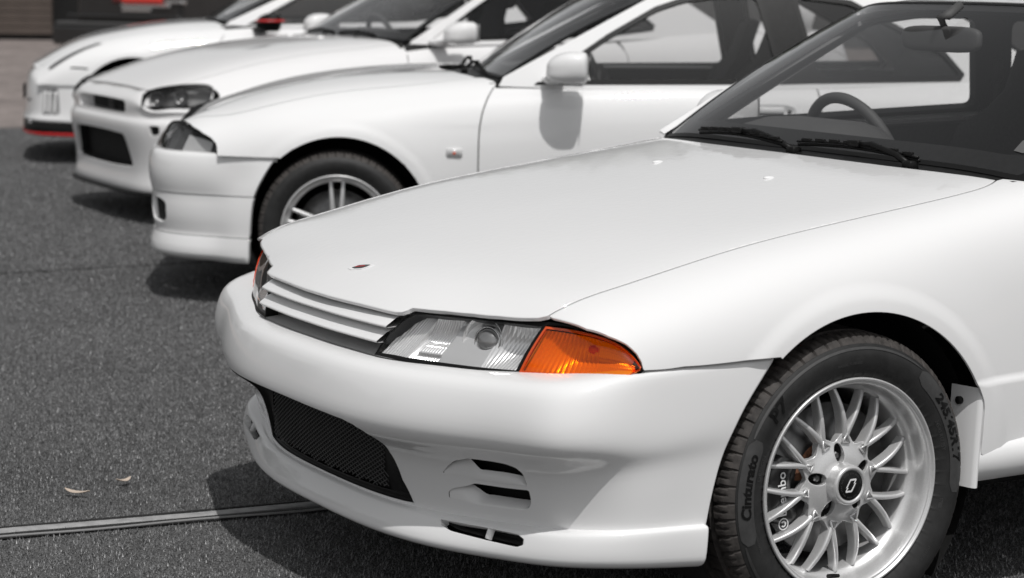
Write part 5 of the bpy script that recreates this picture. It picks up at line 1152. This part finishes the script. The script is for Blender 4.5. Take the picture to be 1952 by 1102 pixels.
    cowl(car, scr, ([0, .28, .5, .75, .9, 1], [.565, .57, .585, .615, .635, .66]), .968)
    for a, b, pv in (((.625, .50, .992), (.60, .05, .994), (.57, .12, .98)), ((.605, .0, .994), (.63, -.45, .992), (.575, -.30, .98))): wiper(car, a, b, None, pv)
    dashboard(car, .68, .97, .70); steering_wheel(car, (1.08, .38, .925), .4, .18); tub(car, .66, 2.7, .762, .28, .96, -.6, 3.5)
    for y in (.37, -.37): seat(car, (1.60, y, .46), .60)
    for y in (.37, -.37): m = MB(); blob(m, (1.90, y, 1.215), (.045, .13, .085), e=.6); m.build('head_rest', M['liner_in'], car)
    for sg in (-1, 1):
        mirror_unit(car, (.905, sg*.985, 1.025), pt, sg); arch_liner(car, 0, .80, .34, .382, .45, sg); arch_liner(car, 2.66, .82, .34, .395, .45, sg)
        m = MB(); m.add([(.80, sg*.80, .975), (.97, sg*.806, .975), (.955, sg*.775, 1.06), (.90, sg*.78, 1.035)], [(0, 1, 2, 3)]); m.build('mirror_sail', pt, car)
        m = MB(); R_ = []
        for x in np.linspace(.37, 2.28, 14): R_.append([(x, sg*.83, .37), (x, sg*.868, .35), (x, sg*.888, .31), (x, sg*.88, .24), (x, sg*.84, .21)])
        m.grid(np.array(R_), flip=sg > 0); m.build('side_skirt', pt, car)
    m = MB(); R_ = []
    for y in np.linspace(-.72, .72, 30): R_.append([(3.42, y, 1.262), (3.50, y, 1.280), (3.62, y, 1.288), (3.68, y, 1.282), (3.62, y, 1.268), (3.50, y, 1.258), (3.42, y, 1.262)])
    m.grid(np.array(R_))
    for sg in (-1, 1): m.tube([(3.38, sg*.70, 1.05), (3.46, sg*.70, 1.15), (3.52, sg*.70, 1.27)], [.09, .055, .05], 12, sq=(.28, 1.3), up=(1, 0, 0))
    m.build('rear_wing', pt, car)
    wheels(car, 'plain', (0, 2.66, .870, .322))

def car_fourth():
    car = empty('car', (2.869, 10.818, 0), math.radians(-20), 'farthest white coupe with slit headlamp and red stripe on its black lip', 'car', GROUP); pt = M['paint']
    def s(zc, ym, zf, yf, zs): return [(0, zc), (.22, zc), (.42, zc-.004), (yf-.16, zc-.006), (yf-.05, (zc*.35+zf*.65)), (yf+.03, zf+.002), (ym-.035, zf-.055), (ym-.003, zs+.02), (ym, (zs+.43)/2), (ym-.006, .43), (ym-.02, .3), (ym-.05, .2)]
    secs = {-.80: s(.615, .70, .575, .55, .50), -.72: s(.665, .755, .615, .60, .52), -.66: s(.695, .80, .640, .64, .54), -.56: s(.755, .855, .700, .69, .57), -.37: s(.850, .91, .795, .74, .63), -.11: s(.918, .935, .870, .765, .70), .19: s(.967, .935, .91, .775, .74), .52: s(.992, .93, .93, .78, .76),
            .9: [(0, 1.0), (.22, 1.0), (.42, .998), (.60, .996), (.72, .99), (.81, .96), (.89, .88), (.922, .76), (.922, .6), (.915, .43), (.90, .3), (.88, .2)], 2.0: [(0, 1.03), (.22, 1.03), (.42, 1.028), (.60, 1.02), (.72, 1.015), (.82, .98), (.90, .89), (.932, .77), (.935, .6), (.925, .43), (.91, .3), (.88, .2)],
            2.78: [(0, 1.06), (.22, 1.06), (.42, 1.055), (.60, 1.045), (.72, 1.03), (.83, .99), (.915, .90), (.948, .78), (.95, .6), (.93, .43), (.91, .3), (.88, .2)], 3.68: [(0, 1.02), (.22, 1.02), (.42, 1.015), (.56, 1.0), (.67, .98), (.76, .94), (.82, .85), (.85, .75), (.85, .6), (.84, .46), (.82, .36), (.79, .3)]}
    B = Body(secs, flare([(0, .36), (2.78, .36)], .016, .004, .388, .14))
    sx = np.linspace(-.60, .62, 26); sy = spline([-.60, -.4, 0, .4, .62], [.64, .68, .70, .70, .68])
    nose = [(-.70, 0), (-.699, .15), (-.695, .32), (-.687, .45), (-.675, .545)]; fe = [(-.655, .600)]; rear = [(.60, .62), (.57, .5), (.55, .36), (.54, .18), (.535, 0)]
    half = np.array(nose+fe+[(x, float(sy(x))-.002) for x in sx]+rear); L = B.dy(half, -1); R = B.dy(half[::-1][1:-1], 1); L[0, 1] = L[-1, 1] = 0
    panel('bonnet', pt, car, B, np.concatenate([L, R]), step=.04, edge=.002, flange=.012)
    lamp = [(-.60, .560), (-.64, .59), (-.66, .615)]; lamp = [(-.655, .56), (-.655, .60), (-.645, .655)]
    ftop = np.concatenate([np.stack([sx, sy(sx)+.002], -1), [(.66, .70), (.68, .75), (.70, .80)]])
    dsh = spline([.2, .5, .75, .88, .95, 1.0], [.56, .545, .56, .62, .67, .70])
    side_panels(car, B, pt, (0, .36, .388), ftop, lamp, [(-.65, .55), (-.5, .55), (-.42, .55), (-.34, .55)], .70, .80, (2.78, .36, .40), 3.68, .23, door_shape=lambda z: dsh(np.asarray(z, float)), fine=.035)
    tail_end(car, B, pt, 3.0, 3.68, .80)
    Y = [0, .25, .45, .60, .70, .78, .845, .895, .925]; X = [-.745, -.742, -.732, -.71, -.675, -.625, -.545, -.43, -.34]
    lv = [(.676, -.075, -.305), (.665, -.06, -.306), (.63, -.022, -.308), (.59, -.006, -.315), (.54, .0, -.33), (.47, .008, -.358), (.40, .010, -.376), (.345, .014, -.384), (.318, .028, -.386), (.305, .034, -.387), (.295, .018, -.388)]
    rows = rows_from(Y, X, lv)
    for r in rows[:4]:
        for i, (x, y, z) in enumerate(r): k = float(smooth(.62, .80, y)); r[i] = (x, y, z-k*max(0, z-.552)*.97)
    W = Wrap(rows, vs=.45); gr = W.inv([(0, .55), (-.3, .55), (-.42, .53), (-.46, .40), (-.40, .335), (0, .33)]); gr[0, 0] = gr[-1, 0] = 0; gr = np.concatenate([gr, (gr*[-1, 1])[::-1][1:-1]])
    vt = rnd(W.inv([(-.80, .515), (-.862, .528), (-.876, .345), (-.80, .345)]), .015, 3)
    bands(W, [(0, .9999, 0, .003)], pt, car, 'front_bumper', {0: [gr, vt, vt*[-1, 1]]})
    dark_pocket(W, resample(gr, .03), .08, M['matte'], car, 'intake', .02)
    for k in (1, -1):
        q = resample(vt, .01)*[k, 1]; P0 = W(q[:, 0], q[:, 1]); P1 = P0+[.02, .03*k, 0]; m = MB(); m.grid(np.array([P0+[.003, 0, 0], P1]), close_v=True); m.V.append(P1); m.F.append(tuple(m.n+i for i in range(len(P1)))); m.I.append(0); m.n += len(P1); o = link('vent_recess', mesh(np.concatenate(m.V), m.F, None, False), car, M['grille'])
        for y in (.815, .836, .857):
            qq = W.inv([(-y, z) for z in np.linspace(.352, .508, 8)]); P = W(qq[:, 0]*k, qq[:, 1]); m = MB(); m.tube(P+[.001, 0, 0], .0065, 8, sq=(1, 1.6)); m.build('vent_blade', pt, o)
    # black lip with its red line
    lp = [(.294, .014, -.386), (.288, .026, -.386), (.262, .030, -.386), (.222, .030, -.386), (.214, .022, -.386), (.205, -.02, -.386)]; W2 = Wrap(rows_from(Y, X, lp), vs=.1); bands(W2, [(0, .9999, 0, 0)], M['plastic'], car, 'lip_spoiler')
    lr = [(.222, .030, -.386), (.220, .035, -.386), (.210, .035, -.386), (.198, .033, -.386), (.195, .0, -.386)]; W3 = Wrap(rows_from(Y, X, lr), vs=.05); m = MB(); u = np.linspace(-W3.T, W3.T, 60); m.grid(np.array([W3(u, 0*u+v) for v in (0, .25, .5, .75, .99)])); m.build('red_stripe', M['red'], car)
    m = MB(); m.tube([(-.70, -.70, .285), (-.73, -.60, .283)], .012, 8); m.build('tow_hook', M['chrome'], car)
    # slit headlamps lying on the wing, marker slot, number plate holder
    for sg in (-1, 1):
        o_ = rnd(B.dz([(-.575, .652), (-.55, .660), (-.45, .727), (-.33, .79), (-.20, .838), (-.235, .838), (-.36, .793), (-.48, .732), (-.565, .674)], sg), .01, 3); V, F, N = trim(B, o_, step=.02, flange=.0, off=.003); h = link('headlamp', mesh(V, F, N), car, M['badge'])
        V, F, N = trim(B, poly_off(np.array(o_)*[1, 1.5], .006)/[1, 1.5], step=.02, flange=0, off=.006); link('lens', mesh(V, F, N), h, M['lens'])
        o_ = B.dz([(-.425, .668), (-.42, .678), (-.30, .671), (-.31, .662)], sg); V, F, N = trim(B, o_, step=.02, flange=0, off=.002); link('side_marker', mesh(V, F, N), car, M['plastic'])
    m = MB(); m.box((-.765, 0, .47), (.006, .17, .05), bev=.004); m.build('number_plate', M['plastic'], car)
    m = MB(); m.box((-.712, -.69, .445), (.010, .012, .010), bev=.004); m.build('parking_sensor', M['plastic'], car)
    G = Side([.4, .75, 1.2, 1.9, 2.5, 3.0], [.78, .805, .822, .825, .80, .75], zb=.97, lean=.42, curv=.16)
    rx = np.array([1.30, 1.6, 1.9, 2.2, 2.75]); rz = np.array([1.29, 1.345, 1.355, 1.335, 1.22]); roof = Roof(([1.0, 1.3, 1.6, 1.9, 2.2, 2.75], [1.33, 1.372, 1.394, 1.392, 1.37, 1.26]), (rx, G.y(rx, rz), rz))
    yc, zc = float(roof.yr(1.32)), float(roof.zr(1.32))
    scr = Screen([(0, .57, 1.005), (.35, .585, 1.004), (.6, .625, 1.0), (.735, .665, .992)], [(0, 1.24, 1.362), (.30, 1.25, 1.355), (.48, 1.275, 1.332), (yc-.004, 1.32, zc)], .018)
    rs = Screen([(0, 3.1, 1.06), (.5, 3.05, 1.058), (.64, 2.95, 1.05)], [(0, 2.6, 1.29), (.4, 2.58, 1.275), (float(roof.yr(2.5)), 2.50, float(roof.zr(2.5)))], .02)
    door = [(.80, .972), (1.10, 1.135), (1.35, 1.268), (1.48, 1.305), (1.65, 1.325), (1.80, 1.33), (1.93, 1.0)]; bp = [(1.80, 1.33), (1.86, 1.328), (1.98, 1.003), (1.93, 1.0)]; qt = [(1.86, 1.328), (2.1, 1.29), (2.40, 1.12), (2.36, 1.05), (1.98, 1.003)]
    win = [(.80, .972), (1.10, 1.135), (1.35, 1.268), (1.48, 1.305), (1.65, 1.325), (1.80, 1.33), (1.86, 1.328), (2.1, 1.29), (2.40, 1.12), (2.36, 1.05), (1.98, 1.003), (1.93, 1.0)]
    side = [(.65, .97), (.675, .995), (1.32, zc)]+[(x, float(roof.zr(x))) for x in (1.45, 1.6, 1.8, 2.0, 2.2, 2.4)]+[(2.50, float(roof.zr(2.5))), (2.95, 1.05), (2.95, 1.0), (1.9, .965), (1.0, .955)]
    greenhouse(car, pt, G, roof, scr, rs, door, qt, bp, side, win, roof_rng=(1.32, 2.5))
    cowl(car, scr, ([0, .28, .5, .75, .9, 1], [.53, .535, .55, .585, .61, .64]), .985)
    dashboard(car, .68, .97, .72); steering_wheel(car, (1.10, .38, .92), .4, .18); tub(car, .64, 2.8, .79, .28, .96, -.5, 3.5)
    for y in (.38, -.38): seat(car, (1.62, y, .46), .60)
    for sg in (-1, 1):
        o = mirror_unit(car, (.945, sg*1.02, .995), M['plastic'], sg); m = MB(); blob(m, (.0, -.03*0, .012), (.1065, .1165, .012), None, 28, 8, e=.72); m.build('red_band', M['red'], o)
        arch_liner(car, 0, .86, .36, .402, .5, sg); arch_liner(car, 2.78, .88, .36, .415, .5, sg)
    wheels(car, 'plain', (0, 2.78, .915, .335))
car_third()
car_fourth()

# ------------------------------------------------------------------ ground
def ground_mat(name, dark, light, scale, rough, bump, glint=0.0, tint=(1, 1, 1)):
    m = bpy.data.materials.new(name); m.use_nodes = True; nt = m.node_tree; b = nt.nodes['Principled BSDF']; tc = nt.nodes.new('ShaderNodeTexCoord'); b.inputs['Roughness'].default_value = rough; b.inputs['Specular IOR Level'].default_value = .25
    def noise(s, d=4): n = nt.nodes.new('ShaderNodeTexNoise'); n.inputs['Scale'].default_value = s; n.inputs['Detail'].default_value = d; nt.links.new(tc.outputs['Object'], n.inputs['Vector']); return n
    n1, n2, n3 = noise(scale), noise(scale*.13), noise(1.1, 3)
    r = nt.nodes.new('ShaderNodeValToRGB'); r.color_ramp.elements[0].position = .34; r.color_ramp.elements[0].color = (*[dark*t for t in tint], 1); r.color_ramp.elements[1].position = .68; r.color_ramp.elements[1].color = (*[light*t for t in tint], 1)
    nt.links.new(n1.outputs[0], r.inputs[0]); prev = r.outputs[0]
    for n, lo, hi in ((n2, .78, 1.22), (n3, .82, 1.18)):
        mr = nt.nodes.new('ShaderNodeMapRange'); mr.inputs[1].default_value = .3; mr.inputs[2].default_value = .7; mr.inputs[3].default_value = lo; mr.inputs[4].default_value = hi; nt.links.new(n.outputs[0], mr.inputs[0])
        mx = nt.nodes.new('ShaderNodeMix'); mx.data_type = 'RGBA'; mx.blend_type = 'MULTIPLY'; mx.inputs[0].default_value = 1; nt.links.new(prev, mx.inputs[6]); nt.links.new(mr.outputs[0], mx.inputs[7]); prev = mx.outputs[2]
    nt.links.new(prev, b.inputs['Base Color']); bp = nt.nodes.new('ShaderNodeBump'); bp.inputs['Strength'].default_value = bump; bp.inputs['Distance'].default_value = .01; nt.links.new(n1.outputs[0], bp.inputs['Height']); nt.links.new(bp.outputs[0], b.inputs['Normal']); return m
M['carpet'] = ground_mat('grey_synthetic_turf', .035, .17, 150, .9, 1.0)
M['paving'] = ground_mat('brown_paving', .165, .235, 30, .9, .25, tint=(1.13, .98, .92))
M['blade'] = mat('turf_fibre', (.165, .166, .168), .40, noise=(260, .9), spec=.6)
m = MB(); m.add([(-150, -150, -.012), (400, -150, -.012), (400, 400, -.012), (-150, 400, -.012)], [(0, 1, 2, 3)]); tag(m.build('ground', M['paving'], None, False), kind='structure')
m = MB(); m.add([(-9, -9, 0), (14, -9, 0), (14, 12.0, 0), (2.2, 13.77, 0), (-9, 15.7, 0)], [(0, 1, 2, 3, 4)]); tag(m.build('carpet', M['carpet'], None, False), kind='structure')
# short synthetic pile near the camera: one mass
def pile(n, poly, seed, h0, h1, w):
    g = np.random.default_rng(seed); P = np.empty((0, 2)); poly = np.array(poly, float); lo, hi = poly.min(0), poly.max(0)
    while len(P) < n: Q = lo+(hi-lo)*g.random((n, 2)); P = np.r_[P, Q[inside(Q, poly)]]
    P = P[:n]; a = g.random(n)*2*PI; l = h0+(h1-h0)*g.random(n); t = .2+1.05*g.random(n); d = np.stack([np.cos(a), np.sin(a)], -1); s = np.stack([-d[:, 1], d[:, 0]], -1)*w*.5
    z0 = np.full((n, 1), -.001); A = np.c_[P-s, z0]; Bv = np.c_[P+s, z0]; T = np.c_[P+d*(l*np.sin(t))[:, None], l*np.cos(t)]
    V = np.stack([A, Bv, T], 1).reshape(-1, 3); me = bpy.data.meshes.new('pile'); me.vertices.add(3*n); me.vertices.foreach_set('co', V.ravel()); me.loops.add(3*n); me.loops.foreach_set('vertex_index', np.arange(3*n)); me.polygons.add(n); me.polygons.foreach_set('loop_start', np.arange(0, 3*n, 3)); me.polygons.foreach_set('loop_total', np.full(n, 3)); me.update(calc_edges=True); return me
o = link('turf', pile(380000, [(-1.75, .0), (-.55, -.75), (2.4, -.75), (2.4, 1.6), (1.9, 2.6), (1.2, 4.2), (-.3, 4.9)], 3, .005, .012, .0030), None, M['blade']); o2 = pile(260000, [(-.3, 4.9), (1.2, 4.2), (2.0, 4.9), (2.6, 6.9), (4.2, 9.5), (5.2, 12.6), (2.45, 13.6)], 5, .006, .013, .0045); bm = __import__('bmesh').new(); bm.from_mesh(o.data); bm.from_mesh(o2); bm.to_mesh(o.data); bm.free(); tag(o, 'short grey synthetic turf fibres covering the ground under the cars', 'turf', kind='stuff')
# joint between two carpet rolls: raised pale edging and a thin cord
def along(p, q, n=14): return [np.array(p)+(np.array(q)-np.array(p))*t for t in np.linspace(0, 1, n)]
m = MB(); P = along((-3.2, 1.055, .004), (2.6, .175, .004), 40); P = [p+np.array([0, .004*math.sin(9*p[0])+.003*math.sin(23*p[0]), 0]) for p in P]; m.tube(P, .024, 8, sq=(1, .2)); s_ = m.build('carpet_edging', mat('pale_carpet_backing', .30, .85, noise=(30, .25)), None); tag(s_, 'pale edging strip along the joint of the grey carpet', 'edging strip')
m = MB(); P = along((-3.2, .992, .006), (-.1, .525, .006), 60); P = [p+np.array([0, .005*math.sin(13*p[0]), .001]) for p in P]; m.tube(P, .0035, 6); m.build('binding_cord', mat('binding_cord', .22, .85), s_); m = MB(); P = along((-3.2, 1.015, .0045), (2.6, .135, .0045), 30); m.tube(P, .030, 4, sq=(1, .08)); m.build('joint_gap', M['matte'], s_); m = MB(); P = along((-3.2, 1.088, .004), (2.6, .208, .004), 30); m.tube(P, .006, 6, sq=(1, .8)); m.build('joint_gap', M['matte'], s_)
m = MB(); P = along((-6, 5.42, .002), (6, 4.85, .002), 30); m.tube(P, .008, 6, sq=(1, .35)); tag(m.build('carpet_seam', M['matte'], None), 'dark thin carpet seam behind the nearest car', 'carpet seam')
# two dry leaves
for k, (px, a, ln, lb) in enumerate((((-.862, 1.085), .2, .045, 'small pale fallen leaf curled upon the grey carpet'), ((-1.02, 1.022), -.9, .075, 'long pale fallen leaf straight upon the grey carpet'))):
    m = MB(); R_ = []
    for t in np.linspace(-1, 1, 9): w = .009*(1-t*t)+.001; c = np.array([ln*t*.5, .006*t*t, .013+.006*t*t]); R_.append([c+[0, -w, .003], c, c+[0, w, .004]])
    m.grid(np.array(R_)); o = m.build('dry_leaf', mat('dry_leaf', (.48, .40, .33), .8), None); o.location = (px[0], px[1], 0); o.rotation_euler = (0, 0, a); tag(o, lb, 'leaf')
# ------------------------------------------------------------------ behind the cars
# building with a brown shutter and a dark doorway
d2 = np.array([.857, -.515, 0]); d1 = np.array([.515, .857, 0])      # along the image plane, away from the camera
O = np.array([9.565, 35.18, 0])
def wbox(m, u0, u1, v0, v1, z0, z1, o=O, mi=0, bev=0):
    c = o+d2*(u0+u1)/2+d1*(v0+v1)/2; m.box((c[0], c[1], (z0+z1)/2), (abs(u1-u0)/2, abs(v1-v0)/2, (z1-z0)/2), np.array([d2, d1, [0, 0, 1]]).T, mi, bev)
b = empty('building', tuple(O), 0, 'brown shuttered building with a black doorway far behind the cars', 'building')
iv = Matrix.Translation(-Vector(O))
def bpart(name, m, args, mm, bev=0):
    q = MB()
    for a in args: wbox(q, *a, bev=bev)
    o = q.build(name, mm, b, False); o.data.transform(iv); return o
M['shutter'] = mat('brown_shutter', (.080, .062, .052), .6, noise=(3, .12))
bpart('wall', None, [(-9, -5.5, 0, .4, 0, 5), (3.2, 26, 0, .4, 0, 5), (-5.5, 3.2, 0, .4, 3.2, 5)], mat('dark_render', .05, .8, noise=(2, .2)))
sh = bpart('shutter', None, [(-5.5, .95, .12, .2, .09, 3.2)], M['shutter'])
for k in range(22): q = MB(); wbox(q, -5.5, .95, .10, .125, .10+k*.14, .225+k*.14); o = q.build('slat', M['shutter'], sh, False); o.data.transform(iv)
bpart('doorway', None, [(-4, 3.2, 1.0, 1.1, 0, 3.2)], M['matte']); bpart('threshold', None, [(-5.5, .95, .15, .3, 0, .09)], M['matte'])
bpart('roof', None, [(-9.2, 26.2, -.3, 8, 5, 5.25)], mat('roof_felt', .03, .9))
# black pickup seen from its rear corner: stepped bumper, tailgate, tail lamp
O2 = np.array([6.55, 22.95, 0]); ph = math.radians(28); d2, d1 = math.cos(ph)*d2-math.sin(ph)*d1, math.cos(ph)*d1+math.sin(ph)*d2; car = empty('pickup', tuple(O2), 0, 'black pickup with stepped bumper and red tail lamp beyond the farthest coupe', 'pickup truck'); iv = Matrix.Translation(-Vector(O2)); M['black_paint'] = mat('black_paint', .013, .4, 0, .6, noise=(2, .3))
def ppart(name, args, mm, bev=.02, par=None):
    q = MB()
    for a in args: wbox(q, *a, o=O2, bev=bev)
    o = q.build(name, mm, par or car, False); o.data.transform(iv); return o
ppart('body', [(.22, 1.9, .0, 5.2, .62, 1.25), (.26, 1.86, 1.9, 3.6, 1.25, 1.85)], M['black_paint'], .06); bm_ = ppart('rear_bumper', [(-.06, 2.1, -.16, .3, .36, .60)], M['black_paint'], .03)
ppart('step', [(-.02, 2.05, -.13, .25, .605, .66)], mat('step_tread', .06, .6), .015, bm_); ppart('step', [(.10, 1.9, -.05, .25, .71, .755)], M['black_paint'], .015, bm_)
tl = ppart('tail_lamp', [(.96, 1.62, -.03, .10, .905, 1.10)], M['redlens'], .03); ppart('lamp_edge', [(.82, .955, -.02, .10, .90, 1.08)], mat('dark_red_lens', (.10, .008, .008), .2, 0, 1), .02, tl); ppart('clear_lens', [(.97, 1.75, -.032, .08, .845, .90)], M['chrome'], .015, tl); ppart('chrome_trim', [(.98, 1.45, -.03, .06, .79, .84)], M['chrome'], .01, tl); ppart('clear_lens', [(1.66, 1.95, -.032, .08, .90, .95)], M['chrome'], .015, tl)
bar_ = MB()
for a, c in ((.30, .40),): pass
for u, v in ((.45, .6), (1.75, .6), (.45, 4.2), (1.75, 4.2)):
    c = O2+d2*u+d1*v; q = MB(); q.tube([c+[0, 0, .36]-d2*.12-np.array([0, 0, 0]), c+[0, 0, .36]+d2*.12], .36, 28); o = q.build('wheel', M['rubber'], car); o.data.transform(iv)

# trees beyond the building: one far mass, seen only where the paint and the glass mirror it
def canopy(n, seed):
    g = np.random.default_rng(seed); V = []
    cx = []
    for k in range(46):
        a = math.radians(-62+124*k/45+g.normal()*1.2); d = 58+g.random()*20; cx.append((d*math.sin(a)+2, d*math.cos(a)+4, 5.5+g.random()*3.5, 3.2+g.random()*2.2))
    for (x, y, h, r) in cx:
        m_ = n//46; u = g.normal(size=(m_, 3)); u /= np.linalg.norm(u, axis=1)[:, None]; c = np.array([x, y, h])+u*np.array([r, r, h*.72])*(g.random((m_, 1))**.45); a = g.normal(size=(m_, 3))*.42; b_ = g.normal(size=(m_, 3))*.42; V.append(np.stack([c, c+a, c+b_], 1).reshape(-1, 3))
    V = np.concatenate(V); return V
V = canopy(46*900, 11); m = MB(); m.add(V, [(3*i, 3*i+1, 3*i+2) for i in range(len(V)//3)]); tag(m.build('treeline', mat('far_foliage', (.045, .055, .035), .8, noise=(.3, .4)), None, False), 'far mass of trees beyond the shuttered building', kind='stuff')
